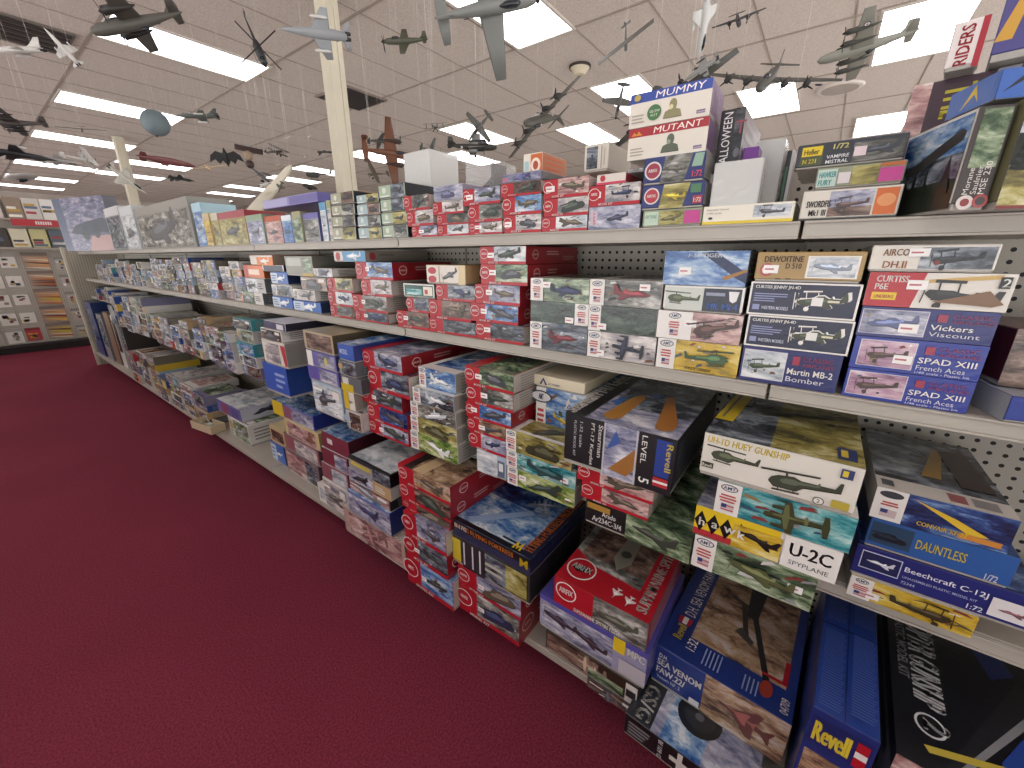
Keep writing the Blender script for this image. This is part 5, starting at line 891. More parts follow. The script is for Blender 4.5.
stack('stack under the sunset box', ZBASE, ((284,463)), [
 (284,447,318,467, dict(base='#6e5a5e',fc='#7d6468',sc='#4c3e42',tc='#8c8688',front=[('R',.05,.1,.6,.9,'mauve'),('R',.62,.1,.95,.9,'storm')]), 'reddish grey kit box', {}),
 (284,433,318,451, dict(base='#8b5a5e',fc='#925a60',sc='#5c3a3e',tc='#8c8688',front=[('R',.3,.1,.95,.9,'pastel')]), 'dull red kit box', {}),
 (283,417,318,434, dict(base='#cdb888',fc='#cbb486',sc='#a99367',tc='#d8c79c',front=[('R',.1,.1,.9,.88,'mauve'),('E',.75,.5,.2,.3,'#7b5a3a')]), 'yellowish tan kit box', {'d': .36}),
 (271.5,398.6,312.5,418, dict(base='#3c4d9c',fc='#5a66ac',sc='#28388a',tc='sky',front=[('R',0,0,.28,1,'#d6b82e'),('R',.28,.1,.5,.9,'#8c5a70'),('R',.5,.1,.98,.9,'lilac')],top=[('R',0,0,1,1,'sky'),('P',[(0,.3),(.0,1),(.7,1),(.3,.5)],'#9c7068'),('S','bomber',.65,.35,.4,'#384a3c',20)]), 'blue box with yellow end panel', {'d': .42}),
], G4, .36)
stack('tan pair left of sunset box', ZBASE, ((271,453)), [
 (270,440,283,447, blu(124), 'blue and white kit box', {}),
 (268.6,424,290,435, dict(base='#b79f74',fc='#bba478',sc='#94805a',tc='#d3c398',front=[('R',.1,.2,.9,.8,'brown')]), 'plain tan kit box', {'d': .3}),
], G4, .3)
stack('at the shelf edge below the sunset box', ZBASE, XBASE+.003, [(317,482,333,493, dict(base='#d9d6cc',fc='#e0ddd4',sc='#b08a5a',tc='#d9d6cc',front=[('R',.1,.2,.5,.8,'snow'),('R',.6,.1,.95,.9,'desert')]), 'small white kit box', {'d': .03})], G4, .03, False)
stack('stack right of the cream tray', ZBASE, ((228,428)), [
 (227,415,247,426, art_any(126,[4,3,0,0,2,0,0,0,0,0,0,0,0]), 'pale grey kit box', {}),
 (216,398,239,409, dict(base='#5b559a',fc='#6a64a4',sc='#c3c6cf',tc='#c9ccd6',front=[('R',.2,.1,.5,.9,'#8a4668'),('R',.6,.2,.9,.8,'#4c4a8c')],top=[('R',0,0,1,1,'snow')],right=[('R',.02,.1,.98,.9,'#c3c6cf'),('S','jet',.45,.6,.5,'#2c2e3a',10),('E',.7,.4,.2,.2,'#3a3c48')]), 'broad violet kit box with whitish top', {'d': .36}),
], G4, .34)
yc, zc = atX(200,425,.80)
tr_ = empty('open_tray', (.80, yc, ZBASE+.001), (0,0,-PI/2+.15)); m = MB(); CT = card('#cdbb9a')
W_,D_,H_ = .28,.1,.06
m.box(-W_/2,W_/2,0,D_,0,.004,CT); m.box(-W_/2,W_/2,0,.004,.0042,H_,CT); m.box(-W_/2,W_/2,D_-.004,D_,.0042,H_,CT); m.box(-W_/2,-W_/2+.004,.0042,D_-.0042,.0042,H_,CT); m.box(W_/2-.004,W_/2,.0042,D_-.0042,.0042,H_,CT)
m.build('tray_body', tr_); m = MB(); rr = random.Random(3)
for k in range(14):
    x = rr.uniform(-W_*.42,W_*.3); y = rr.uniform(.02,D_-.05); m.box(x,x+rr.uniform(.02,.05),y,y+.02,.006+.003*k,.0085+.003*k,rr.choice(['#e4e0d6','#b9c0b4','#cfc8b6']))
m.build('sprue_parts', tr_); tag(tr_, 'open cream carton tray full of pale parts jutting over the bottom shelf edge', 'tray')

# ---------------------------------------------------------------- further down the shelves: stack after stack of smaller kits
R4 = random.Random(11)
def far_stacks(shelf, z0, ya, yb, xf, hmax, widths, heights, group, lim, dmax):
    """rows of stacks from ya to yb; returns boxes past the limit as specs"""
    y = ya; si = 0; rest = []
    while y < yb-widths[0]:
        w = R4.uniform(*widths); w = min(w, yb-y); x = xf+R4.uniform(-.012, .03); z = z0; hs = []
        top = R4.uniform(.62, 1.0)*hmax
        while True:
            h = R4.uniform(*heights)
            if z+h > z0+top: break
            hs.append(h); z += h
        if not hs: hs = [heights[0]]
        z = z0; si += 1
        for i, h in enumerate(hs):
            seed = int(R4.random()*1e6); art = art_any(seed); jx = R4.uniform(-.008, .012); ww = w*R4.uniform(.88, .985)-.004
            n = len(hs); pos = 'top' if i == n-1 and n > 1 else ['bottom', 'second', 'third', 'fourth', 'fifth', 'sixth', 'seventh', 'eighth'][min(i, 7)]
            d = min(R4.uniform(.6, 1)*dmax, XB-.012-x-jx)
            spec = (x+jx, y+w/2, z+.0006, ww, d, h-.0012, art, pos, si)
            rest.append(spec); z += h
        y += w+R4.uniform(.001, .006)
    for i, (X_, Y_, Z_, ww, d, h, art, pos, si) in enumerate(rest):
        if Y_ < lim:
            kit_box('model_kit_box', (X_, Y_, Z_), ww, d, h, art, '%s, %s up in %s stack along the %s shelf' % (art['words'], pos.replace('bottom','first'), NUMW[si-1], shelf), group, R4.uniform(-1, 1), False)
    return [r for r in rest if r[1] >= lim]
NUMW = ['first', 'second', 'third', 'fourth', 'fifth', 'sixth', 'seventh', 'eighth', 'ninth', 'tenth', 'eleventh', 'twelfth', 'thirteenth', 'fourteenth', 'fifteenth', 'sixteenth', 'seventeenth', 'eighteenth', 'nineteenth', 'twentieth',
 'twenty-first', 'twenty-second', 'twenty-third', 'twenty-fourth', 'twenty-fifth', 'twenty-sixth', 'twenty-seventh', 'twenty-eighth', 'twenty-ninth', 'thirtieth', 'thirty-first', 'thirty-second', 'thirty-third', 'thirty-fourth', 'thirty-fifth', 'thirty-sixth', 'thirty-seventh', 'thirty-eighth']
rest = []
y2 = atX(242, 290, XF)[0]+.006
rest += far_stacks('second', ZMID, y2, 7.25, XF+.01, .285, (.13, .22), (.036, .062), G2, 4.9, .26)
rest += far_stacks('third', ZLOW, atX(260, 340, .93)[0]+.01, 6.1, .875, .375, (.17, .27), (.045, .085), G3, 4.4, .36)
rest += far_stacks('upper third', .93, 6.17, 7.2, .95, .2, (.12, .2), (.035, .05), G3, 4.4, .3)
rest += far_stacks('bottom', ZBASE, atX(214, 400, .87)[0]+.22, 5.75, XBASE+.006, .40, (.26, .36), (.05, .09), G4, 4.6, .42)
# the farthest few hundred boxes are one object
mb = MB()
for (X_, Y_, Z_, ww, d, h, art, pos, si) in rest:
    b = MB(); b.box(-ww/2, ww/2, 0, d, 0, h, art['base'], .001, None); printed(b, 'front', art['front'][:9], ww, h, d); printed(b, 'top', art['top'][:2], ww, h, d)
    for v, in zip(b.v): mb.v.append((X_+v[1], Y_-v[0], Z_+v[2]))
    o = len(mb.v)-len(b.v); mi = [mb.mi(m) for m in b.mats]
    for f, m in zip(b.f, b.m): mb.f.append([o+k for k in f]); mb.m.append(mi[m]); mb.sm.append(False)
st_ = mb.build('model_kit_boxes'); st_['kind'] = 'stuff'; tag(st_, 'mass of small grey, white and blue kit boxes filling the farthest shelves', 'model kit boxes')
# tall flat boxes standing at the far end of the bottom deck
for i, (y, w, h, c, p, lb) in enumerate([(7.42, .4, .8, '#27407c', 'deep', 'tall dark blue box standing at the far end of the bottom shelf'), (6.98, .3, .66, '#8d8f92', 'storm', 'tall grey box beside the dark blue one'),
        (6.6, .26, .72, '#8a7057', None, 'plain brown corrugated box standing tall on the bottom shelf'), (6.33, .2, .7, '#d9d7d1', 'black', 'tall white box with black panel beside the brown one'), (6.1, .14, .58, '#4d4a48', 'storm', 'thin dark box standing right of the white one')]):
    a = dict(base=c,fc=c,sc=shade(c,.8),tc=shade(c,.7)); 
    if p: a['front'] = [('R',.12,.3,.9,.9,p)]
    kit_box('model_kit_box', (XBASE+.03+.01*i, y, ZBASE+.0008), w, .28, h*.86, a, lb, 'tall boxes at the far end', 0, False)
# extra kits on the near right of second shelf and the glossy bag behind
kit_box('model_kit_box', (1.0, -.345, ZMID+.0008), .12, .2, .045, art_navy('Kit','', 'storm','fighter','#26397e','#222',.05,.4,brand=False,seed=9) if False else dict(base='#26397e',fc='#2b3f94',sc='#8d9096',tc='#aab0b8',left=[('R',0,0,1,1,'#9a9ca0')],front=[('R',.2,.2,.8,.7,YEL),('R',.25,.3,.75,.6,'#26397e')]), 'blue and yellow flat box at the right edge of second shelf', G2, 12)
kit_box('model_kit_box', (1.06, -.36, ZMID+.048), .16, .2, .1, dict(base='#5a1f26',fc='#5e2028',sc='#4a1a20',tc='#6b2c34',front=[('R',0,0,.3,1,'brown'),('R',.7,.1,.9,.5,'#c9a4a4')]), 'dark red box at the right edge of second shelf', G2, 10)

# ---------------------------------------------------------------- model aircraft hanging on threads
M_THREAD = flat('#e8e3da', 0.6, name='thread'); M_CANOPY = flat('#20262b', 0.1, name='dark_glazing')
def naca(c, x0, y, z, t, n=5):
    """closed airfoil ring, leading edge forward (+x)"""
    up = []; lo = []
    for k in range(n+1):
        s_ = (1-math.cos(PI*k/n))/2; th = t*c*(2.6*math.sqrt(s_+1e-6)*(1-s_)+.02*(1-s_)); up.append((x0-c*s_, y, z+th*.62)); lo.append((x0-c*s_, y, z-th*.38))
    return up+lo[1:-1][::-1]
def surf(mb, sec, m):
    """lofted flying surface through (x_le, y, z, chord, thick)"""
    mb.rings([naca(c, x, y, z, t) for x, y, z, c, t in sec], m)
def finsurf(mb, sec, m, y=0):
    rings = []
    for x, z, c, t in sec:
        r = naca(c, x, 0, 0, t); rings.append([(p[0], y+p[2], z) for p in r])
    mb.rings(rings, m)
def body(mb, prof, m, n=12):
    mb.rings([[(x, y0+ry*math.cos(2*PI*k/n), z0+rz*math.sin(2*PI*k/n)) for k in range(n)] for x, ry, rz, y0, z0 in prof], m)
def prop(root, x, y, z, r, blades, m, ph=0.3):
    mb = MB(); body(mb, [(x-.004, .006*r/.03, .006*r/.03, y, z), (x+.006, .005*r/.03, .005*r/.03, y, z), (x+.013, .0008, .0008, y, z)], m, 8)
    for k in range(blades):
        a = ph+2*PI*k/blades; ca, sa = math.cos(a), math.sin(a); w = r*.085; pts = []
        for rr_, ww in ((.1, .7), (.5, 1.2), (.95, .6), (1.0, .2)):
            for sgn in (-1, 1): pts.append((rr_*r, sgn*ww*w))
        vs = []
        for t in (-.0009, .0009):
            for a_, b_ in pts: vs.append((x+.002+t+b_*.35, y+a_*ca-b_*sa, z+a_*sa+b_*ca))
        f = []
        for q in range(3): f += [[2*q, 2*q+1, 2*q+3, 2*q+2], [8+2*q, 8+2*q+2, 8+2*q+3, 8+2*q+1], [2*q, 2*q+2, 8+2*q+2, 8+2*q], [2*q+1, 8+2*q+1, 8+2*q+3, 2*q+3]]
        f.append([6, 7, 15, 14]); mb.add(vs, f, m)
    mb.build('propeller', root)
def wheel(mb, x, y, z, r, m, top): 
    mb.tube((x, y, top), (x, y, z), r*.18, flat('#6d6d6b'), 5); mb.tube((x, y-r*.3, z), (x, y+r*.3, z), r, m, 10)
TYRE = flat('#1c1b1b', 0.8, name='tyre')
def aircraft(kind, L, col, under=None, marks=None, gear=False):
    """one plastic model: nose +x, left wing +y, up +z, length L; returns root with its parts"""
    m = metal_paint(col, 'model_paint_'+col[1:], .5); u = m; r = empty('model_aircraft', (0, 0, 0)); D = flat(shade(col, .45), .5)
    def B(): return MB()
    def sym_wing(name, x, z, span, c0, c1, sweep, dih, t=.07, mm=None):
        b = B(); h = span/2; surf(b, [(x-sweep*L, h, z+dih*h, c1, t*.7), (x-sweep*L*.5, h*.5, z+dih*h*.5, (c0+c1)/2, t), (x, 0, z, c0, t), (x-sweep*L*.5, -h*.5, z+dih*h*.5, (c0+c1)/2, t), (x-sweep*L, -h, z+dih*h, c1, t*.7)], mm or m); return b.build(name, r)
    def roundel(o_z, x, y, rad, parent_name='insignia', axis='z'):
        b = B(); 
        for k, (rr_, cc) in enumerate(((1, '#27335f'), (.72, '#e4e1da'), (.3, '#9c2f35'))):
            if axis == 'z': b.rings([[(x+rad*rr_*math.cos(t), y+rad*rr_*math.sin(t), o_z-.0008*k-dz) for t in [2*PI*q/14 for q in range(14)]] for dz in (0, .001)], flat(cc), smooth=False)
            else: b.rings([[(x+rad*rr_*math.cos(t), y+(.0008*k+dz)*(1 if y > 0 else -1), o_z+rad*rr_*math.sin(t)) for t in [2*PI*q/14 for q in range(14)]] for dz in (0, .001)], flat(cc), smooth=False)
        b.build('insignia', r)
    if kind in ('bomber4', 'bomber2', 'fighter', 'racer'):
        fat = {'bomber4': .058, 'bomber2': .062, 'fighter': .062, 'racer': .05}[kind]*L
        b = B(); body(b, [(.5*L, fat*.15, fat*.15, 0, 0), (.47*L, fat*.62, fat*.62, 0, 0), (.4*L, fat*.9, fat, 0, 0), (.2*L, fat, fat*1.1, 0, 0), (-.05*L, fat*.95, fat*1.02, 0, 0), (-.3*L, fat*.55, fat*.62, 0, fat*.25), (-.47*L, fat*.2, fat*.3, 0, fat*.4), (-.5*L, fat*.05, fat*.1, 0, fat*.4)], m); b.build('fuselage', r)
        span = {'bomber4': 1.4, 'bomber2': 1.3, 'fighter': 1.15, 'racer': 1.15}[kind]*L
        zz_ = {'bomber4': -.3*fat, 'bomber2': .4*fat, 'fighter': -.5*fat, 'racer': -.5*fat}[kind]
        sym_wing('wing', .17*L, zz_, span, .25*L, .11*L, .05, .05)
        sym_wing('tailplane', -.36*L, fat*.5, .42*L, .12*L, .07*L, .03, 0)
        if kind == 'bomber2' and marks == 'twin':
            for s_ in (-1, 1):
                b = B(); finsurf(b, [(-.35*L, fat*-.3, .1*L, .05), (-.35*L, fat*1.1, .13*L, .05), (-.38*L, fat*2.1, .08*L, .05)], m, s_*.21*L); b.build('tail_fin', r)
        else:
            b = B(); finsurf(b, [(-.28*L, fat*.3, .2*L, .05), (-.36*L, fat*1.6, .12*L, .05), (-.39*L, fat*2.9, .07*L, .05)], m); b.build('tail_fin', r)
        b = B(); body(b, [(.33*L, fat*.1, fat*.1, 0, fat*.9), (.29*L, fat*.5, fat*.5, 0, fat*.95), (.19*L, fat*.5, fat*.55, 0, fat), (.12*L, fat*.1, fat*.1, 0, fat)], M_CANOPY, 10); b.build('cockpit_canopy', r)
        es = {'bomber4': (.19, .4), 'bomber2': (.22,), 'fighter': (), 'racer': ()}[kind]
        for e in es:
            for s_ in (-1, 1):
                ey = s_*e*L; er = fat*(.55 if kind == 'bomber4' else .72); b = B(); ez = zz_+.05*abs(ey)
                body(b, [(.245*L, er*.6, er*.6, ey, ez), (.24*L, er, er, ey, ez), (.14*L, er, er, ey, ez), (-.02*L, er*.5, er*.55, ey, ez-.1*er), (-.09*L, er*.1, er*.1, ey, ez)], D); b.build('engine_nacelle', r)
                prop(r, .247*L, ey, ez, (.085 if kind == 'bomber4' else .11)*L, 3, flat('#1f1f20'), e*7+s_)
        if not es: prop(r, .5*L, 0, 0, .2*L, 3, flat('#2a2a2a'), .9)
        if kind == 'bomber4' or kind == 'bomber2':
            b = B(); body(b, [(.0*L, fat*.1, fat*.1, 0, -fat*1.1), (-.03*L, fat*.5, fat*.5, 0, -fat*1.15), (-.09*L, fat*.1, fat*.1, 0, -fat*1.0)], M_CANOPY, 8); b.tube((-.04*L, 0, -fat*1.4), (.06*L, 0, -fat*1.9), .0016, TYRE, 5); b.build('gun_turret', r)
        roundel(zz_-.018*L, .06*L, .45*span*.8, .035*L)
        roundel(fat*.1, -.2*L, -fat*.78, .028*L, axis='y'); 
        if gear:
            for s_ in (-1, 1): b = B(); wheel(b, .08*L, s_*(.2 if es else .14)*L, zz_-.13*L, .028*L, TYRE, zz_); b.build('landing_gear', r)
    elif kind == 'jet' or kind == 'shuttle':
        f = .055*L; b = B(); body(b, [(.5*L, f*.08, f*.08, 0, 0), (.4*L, f*.45, f*.45, 0, 0), (.25*L, f*.9, f*.95, 0, 0), (.05*L, f*1.25, f, 0, 0), (-.25*L, f*1.3, f*.95, 0, 0), (-.44*L, f*.9, f*.7, 0, 0)], m); b.build('fuselage', r)
        sym_wing('wing', .1*L, -.2*f, .62*L, .3*L, .1*L, .2, -.02, .04); sym_wing('tailplane', -.34*L, .1*f, .34*L, .14*L, .06*L, .1, -.05, .04)
        b = B(); finsurf(b, [(-.2*L, f*.6, .24*L, .04), (-.3*L, f*1.8, .15*L, .04), (-.4*L, f*3.6, .08*L, .04)], m); b.build('tail_fin', r)
        b = B(); body(b, [(.34*L, f*.1, f*.1, 0, f*.6), (.29*L, f*.45, f*.5, 0, f*.75), (.18*L, f*.45, f*.5, 0, f*.85), (.1*L, f*.1, f*.1, 0, f*.8)], M_CANOPY, 10); b.build('cockpit_canopy', r)
        for s_ in (-1, 1):
            b = B(); body(b, [(.06*L, f*.1, f*.1, s_*.2*L, -f*.9), (.03*L, f*.35, f*.35, s_*.2*L, -f*.9), (-.14*L, f*.35, f*.35, s_*.2*L, -f*.9), (-.18*L, f*.1, f*.1, s_*.2*L, -f*.9)], flat('#c9c8c4') if marks != 'dark' else D, 8); b.tube((-.05*L, s_*.2*L, -f*.9), (-.05*L, s_*.2*L, -.1*f), .002, m, 5); b.build('drop_tank', r)
            b = B(); body(b, [(-.42*L, f*.5, f*.5, s_*f*.6, 0), (-.5*L, f*.42, f*.42, s_*f*.6, 0)], flat('#2b2a2a'), 10); b.build('jet_nozzle', r)
        roundel(.1*f, -.3*L, -f*1.25, .02*L, axis='y')
    elif kind in ('biplane', 'glider'):
        f = .05*L; b = B(); body(b, [(.42*L, f*.9, f*.9, 0, 0), (.38*L, f*1.1, f*1.1, 0, 0), (.1*L, f, f*1.1, 0, 0), (-.4*L, f*.3, f*.4, 0, f*.3), (-.5*L, f*.1, f*.3, 0, f*.3)], m); b.build('fuselage', r)
        sp = 1.25*L if kind == 'biplane' else 2.3*L
        sym_wing('wing', .3*L, f*1.4 if kind == 'glider' else f*3.2, sp, .18*L, .14*L, .0, .02)
        if kind == 'biplane':
            sym_wing('wing', .24*L, -f*.6, sp*.95, .17*L, .14*L, .0, .03); b = B()
            for s_ in (-1, 1):
                for e in (.12, .42):
                    for dx in (0, -.11): b.tube((.24*L+dx*L, s_*e*L, -f*.5), (.27*L+dx*L, s_*e*L, f*3.1), .0014, D, 5)
            b.build('wing_struts', r); prop(r, .42*L, 0, 0, .16*L, 2, D, .7); b = B()
            for s_ in (-1, 1): b.tube((.2*L, s_*.02*L, -f*.7), (.26*L, s_*.1*L, -f*2.8), .0014, D, 5); b.tube((.26*L, s_*.09*L, -f*2.8), (.26*L, s_*.115*L, -f*2.8), .045*L, TYRE, 10)
            b.build('landing_gear', r)
        sym_wing('tailplane', -.38*L, f*.4, .4*L, .12*L, .08*L, .02, 0); b = B(); finsurf(b, [(-.38*L, f*.2, .12*L, .05), (-.41*L, f*2.4, .08*L, .05)], m); b.build('tail_fin', r)
    elif kind == 'heli':
        f = .09*L; b = B(); body(b, [(.42*L, f*.2, f*.2, 0, -.2*f), (.36*L, f*.8, f*.8, 0, 0), (.2*L, f, f*1.15, 0, 0), (.02*L, f*.9, f*1.1, 0, 0), (-.08*L, f*.3, f*.35, 0, f*.4), (-.46*L, f*.12, f*.15, 0, f*.6), (-.5*L, f*.05, f*.05, 0, f*.6)], m); b.build('fuselage', r)
        b = B(); b.tube((.12*L, 0, f), (.12*L, 0, f*2.1), .006*L*2, D, 6)
        for k in range(4):
            a = .5+PI/2*k; ca, sa = math.cos(a), math.sin(a); b.add([(.12*L+q*ca-w*sa, q*sa+w*ca, f*2.05+t) for t in (0, .0015) for q, w in ((0, -.012*L), (.52*L, -.012*L), (.52*L, .012*L), (0, .012*L))], [[3, 2, 1, 0], [4, 5, 6, 7], [0, 1, 5, 4], [2, 3, 7, 6], [1, 2, 6, 5]], D)
        b.build('main_rotor', r); b = B(); finsurf(b, [(-.4*L, f*.6, .1*L, .06), (-.46*L, f*2.0, .06*L, .06)], m)
        b.tube((-.47*L, .012*L, f*.9), (-.47*L, .012*L, f*2.6), .004*L, D, 5); b.tube((-.55*L, .012*L, f*1.75), (-.39*L, .012*L, f*1.75), .004*L, D, 5); b.build('tail_rotor', r)
        b = B()
        for s_ in (-1, 1):
            b.tube((-.02*L, s_*.1*L, -f*1.7), (.34*L, s_*.1*L, -f*1.7), .004*L, D, 5)
            for x in (.05, .24): b.tube((x*L, s_*.04*L, -f*.8), (x*L, s_*.1*L, -f*1.7), .004*L, D, 5)
        b.build('landing_skid', r); b = B(); body(b, [(.425*L, f*.15, f*.15, 0, .1*f), (.38*L, f*.66, f*.66, 0, .25*f), (.26*L, f*.85, f*.9, 0, .3*f)], M_CANOPY, 10); b.build('cockpit_canopy', r)
    elif kind == 'wingbat':
        b = B(); out = [(.45, 0), (.2, .12), (.34, .5), (.1, .82), (-.3, .95), (-.12, .62), (-.4, .42), (-.2, .22), (-.5, 0)]; pts = out+[(x, -y) for x, y in out[1:-1][::-1]]
        n = len(pts); vs = [(x*L*.5, y*L*.5, z*L) for z in (-.03, .03) for x, y in pts]; b.add(vs, [list(range(n))[::-1], [n+k for k in range(n)]]+[[k, (k+1) % n, n+(k+1) % n, n+k] for k in range(n)], m); b.build('wing', r)
        b = B(); body(b, [(.26*L, .01*L, .01*L, 0, .03*L), (.1*L, .07*L, .07*L, 0, .03*L), (-.2*L, .04*L, .04*L, 0, .03*L), (-.28*L, .01*L, .01*L, 0, .02*L)], D, 10); b.build('fuselage', r)
    elif kind == 'saucer':
        b = B(); b.rings([[(q*L*.5*math.cos(2*PI*k/20), q*L*.5*math.sin(2*PI*k/20), z*L) for k in range(20)] for q, z in ((.2, -.1), (.8, -.05), (1, 0), (.8, .05), (.35, .1))], m); b.build('hull', r)
        b = B(); b.rings([[(q*L*.5*math.cos(2*PI*k/16), q*L*.5*math.sin(2*PI*k/16), z*L) for k in range(16)] for q, z in ((.34, .1), (.28, .16), (.1, .2))], M_CANOPY); b.build('dome', r)
    elif kind == 'airship':
        b = B(); body(b, [(.5*L, .004*L, .004*L, 0, 0), (.38*L, .05*L, .05*L, 0, 0), (.1*L, .075*L, .075*L, 0, 0), (-.2*L, .06*L, .06*L, 0, 0), (-.5*L, .01*L, .01*L, 0, 0)], m); b.build('hull', r)
        sym_wing('tailplane', -.3*L, 0, .3*L, .16*L, .08*L, .05, 0); b = B(); finsurf(b, [(.05*L, .05*L, .2*L, .06), (0, .13*L, .1*L, .06)], m); b.build('tail_fin', r)
    return r
cr_ = Vector((math.cos(YAW), -math.sin(YAW), 0)); fw_ = Vector((math.sin(YAW)*math.cos(PITCH), math.cos(YAW)*math.cos(PITCH), -math.sin(PITCH))); cu_ = cr_.cross(fw_)
def hang(kind, px, py, Lpx, dist, fwd, lw, col, label, marks=None, gear=False, anchors=((.2, 0), (-.3, 0)), maker=None, name=None, cat='model aircraft'):
    """hang a model where the photo shows it: dist metres off, nose and left wing as (right, up, away)"""
    ray = sight(px, py); z = ray.dot(fw_); P_ = Vector((0, 0, EYE))+ray*(dist/z)
    aw = ray.normalized(); rt = (cr_-aw*cr_.dot(aw)).normalized(); up = rt.cross(aw)
    f = (rt*fwd[0]+up*fwd[1]+aw*fwd[2]).normalized(); l = rt*lw[0]+up*lw[1]+aw*lw[2]; l = (l-f*l.dot(f)).normalized(); u = f.cross(l)
    ap = math.hypot(fwd[0], fwd[1])/math.sqrt(sum(a*a for a in fwd)); L = Lpx*dist/F
    root = (maker or aircraft)(kind, L, col, None, marks, gear) if maker is None else maker(L)
    if name: root.name = name
    M = Matrix((f, l, u)).transposed().to_4x4(); M.translation = P_; root.matrix_world = M; Mi = M.inverted()
    b = MB()
    for a, y in anchors:
        p = M @ Vector((a*L, y*L, 0)); q = Vector((p.x+(.02 if a > 0 else -.02), p.y, CEIL-.003)); b.tube(Mi @ p, Mi @ q, .0006, M_THREAD, 4)
    b.build('hanging_thread', root); tag(root, label, cat, 'models hanging from the ceiling')
    return root
DG = '#4a4a46'; LG = '#9a9ea1'; WH = '#d9d7d2'; OD = '#4f5142'; BK = '#202124'
hang('bomber2', 138, 23, 84, 1.75, (-1, -.16, .1), (-.12, .5, -.85), '#55524c', 'dark grey twin engined bomber over the first light panel, nose left')
hang('jet', 12, 50, 52, 2.2, (-1, .0, .25), (.3, .2, -1), WH, 'white jet with dark tail flash at the far upper left', gear=False)
hang('shuttle', 62, 47, 32, 2.3, (-.35, .9, .1), (.9, .3, .3), WH, 'small white winged rocket beside the slotted vent')
hang('heli', 256, 44, 46, 2.1, (.12, -.85, -.35), (.9, .15, .2), '#2c2d2e', 'black helicopter with long blades by the first light panel')
hang('jet', 316, 33, 66, 1.9, (-1, .1, -.1), (-.3, .95, -.2), LG, 'light grey attack jet with tanks in front of the near column', gear=True)
hang('fighter', 406, 41, 44, 2.0, (-1, -.02, .1), (.1, -.35, -.9), OD, 'small green fighter with pale wing above the shelving')
hang('fighter', 486, 8, 105, 1.5, (1, .14, .1), (-.3, .8, -.1), '#7d807c', 'large grey aircraft seen from below across the big light panel', marks='x')
hang('bomber4', 543, 119, 74, 2.5, (-.45, -.1, -.85), (-.65, -.62, .27), '#55544c', 'four engined bomber banking steeply beyond the smoke detector')
hang('glider', 626, 38, 29, 2.6, (.12, -.75, -.6), (.42, .9, .1), '#6b6964', 'slender long winged plane hung nose down near the smoke detector')
hang('fighter', 620, 100, 30, 3.2, (-.12, -1, .1), (1, -.1, .1), '#5c5b57', 'small grey fighter seen against the light panel above the cream boxes')
hang('bomber4', 672, 104, 90, 1.75, (-.4, .25, -.85), (-.78, -.6, .14), '#35352f', 'huge dark bomber wing rising from behind the cream boxes', anchors=((.1, .2), (.1, -.2)))
hang('jet', 704, 24, 62, 1.6, (.1, -1, .15), (.5, .1, .8), '#c6c6c2', 'white and grey jet hung nose down over the dark bomber')
hang('jet', 700, 70, 36, 1.45, (-.8, -.55, .2), (-.4, .6, .6), '#8f8f8c', 'grey jet close above the dark bomber wing', marks='dark')
hang('bomber2', 738, 20, 36, 2.2, (.15, -.25, -1), (.98, .32, .05), '#3f4246', 'dark blue grey plane head on, upper right of the white jet', gear=True)
hang('bomber4', 770, 77, 88, 1.9, (-.15, -.22, -1), (.99, -.03, -.1), '#4b4a45', 'four engined bomber head on above the bay joint light', anchors=((.1, .3), (.1, -.3)))
hang('bomber4', 866, 47, 78, 1.7, (-1, -.32, -.1), (-.1, .5, -.85), '#8b8a80', 'pale four engined bomber with wings vertical by the right light panel', anchors=((.1, .55), (-.4, 0)))
hang('fighter', 480, 126, 30, 3.0, (-.6, -.62, -.2), (.75, -.4, .3), '#55554f', 'small fighter crossing the light panel right of the column')
hang('bomber2', 472, 147, 50, 2.7, (1, -.02, -.1), (.0, .3, 1), '#37342f', 'dark brown bomber flying right above the empty case', gear=True)
hang('biplane', 434, 127, 20, 3.0, (.2, -.1, -1), (1, .05, .1), '#4d4f4a', 'tiny biplane left of the small fighter')
hang('bomber2', 388, 153, 52, 2.6, (1, -.12, .2), (-.2, .9, .4), '#6e4632', 'rusty brown bomber hanging left of the white wrapped box', marks='twin')
hang('fighter', 379, 141, 24, 3.4, (1, -.1, .3), (.2, .6, -1), '#4a4a48', 'tiny dark fighter behind the rusty bomber')
hang('fighter', 430, 150, 22, 3.2, (.9, -.2, -.4), (-.1, .8, .5), '#4c4d4a', 'little dark plane between white box and brown bomber')
hang('biplane', 378, 174, 22, 4.0, (-.9, .0, .3), (.3, .5, -.8), '#6b6153', 'small tan biplane low beside the near column')
hang('glider', 288, 138, 9, 4.0, (-.3, -.2, -1), (.95, .26, .1), WH, 'left of two small white gliders by the near column')
hang('glider', 309, 137, 10, 4.0, (-.3, -.2, -1), (.95, .36, .1), WH, 'right of two small white gliders by the near column')
hang('wingbat', 226, 157, 31, 3.4, (0, 1, -.1), (-1, -.1, .1), '#17181a', 'black scallop winged glider in the middle of the hanging models', anchors=((.2, .3), (.2, -.3)))
hang('jet', 197, 116, 38, 3.4, (-1, .02, .1), (.2, .4, -.8), '#565a57', 'camouflaged small jet right of the grey ball')
hang('airship', 167, 161, 46, 4.2, (1, -.22, .1), (.1, .6, -.8), '#6b3a38', 'long dark red winged ship below the grey ball')
hang('jet', 182, 179, 22, 4.6, (1, -.2, .3), (.2, .5, -1), '#232526', 'black stubby craft over the far light panel')
hang('glider', 207, 168, 20, 4.4, (.2, -.2, -1), (1, .1, .1), '#c3a57a', 'small cream and tan glider left of the black glider')
hang('biplane', 258, 173, 26, 4.0, (.7, -.7, .2), (-.6, .5, .6), '#68686a', 'grey biplane nose down near the centre')
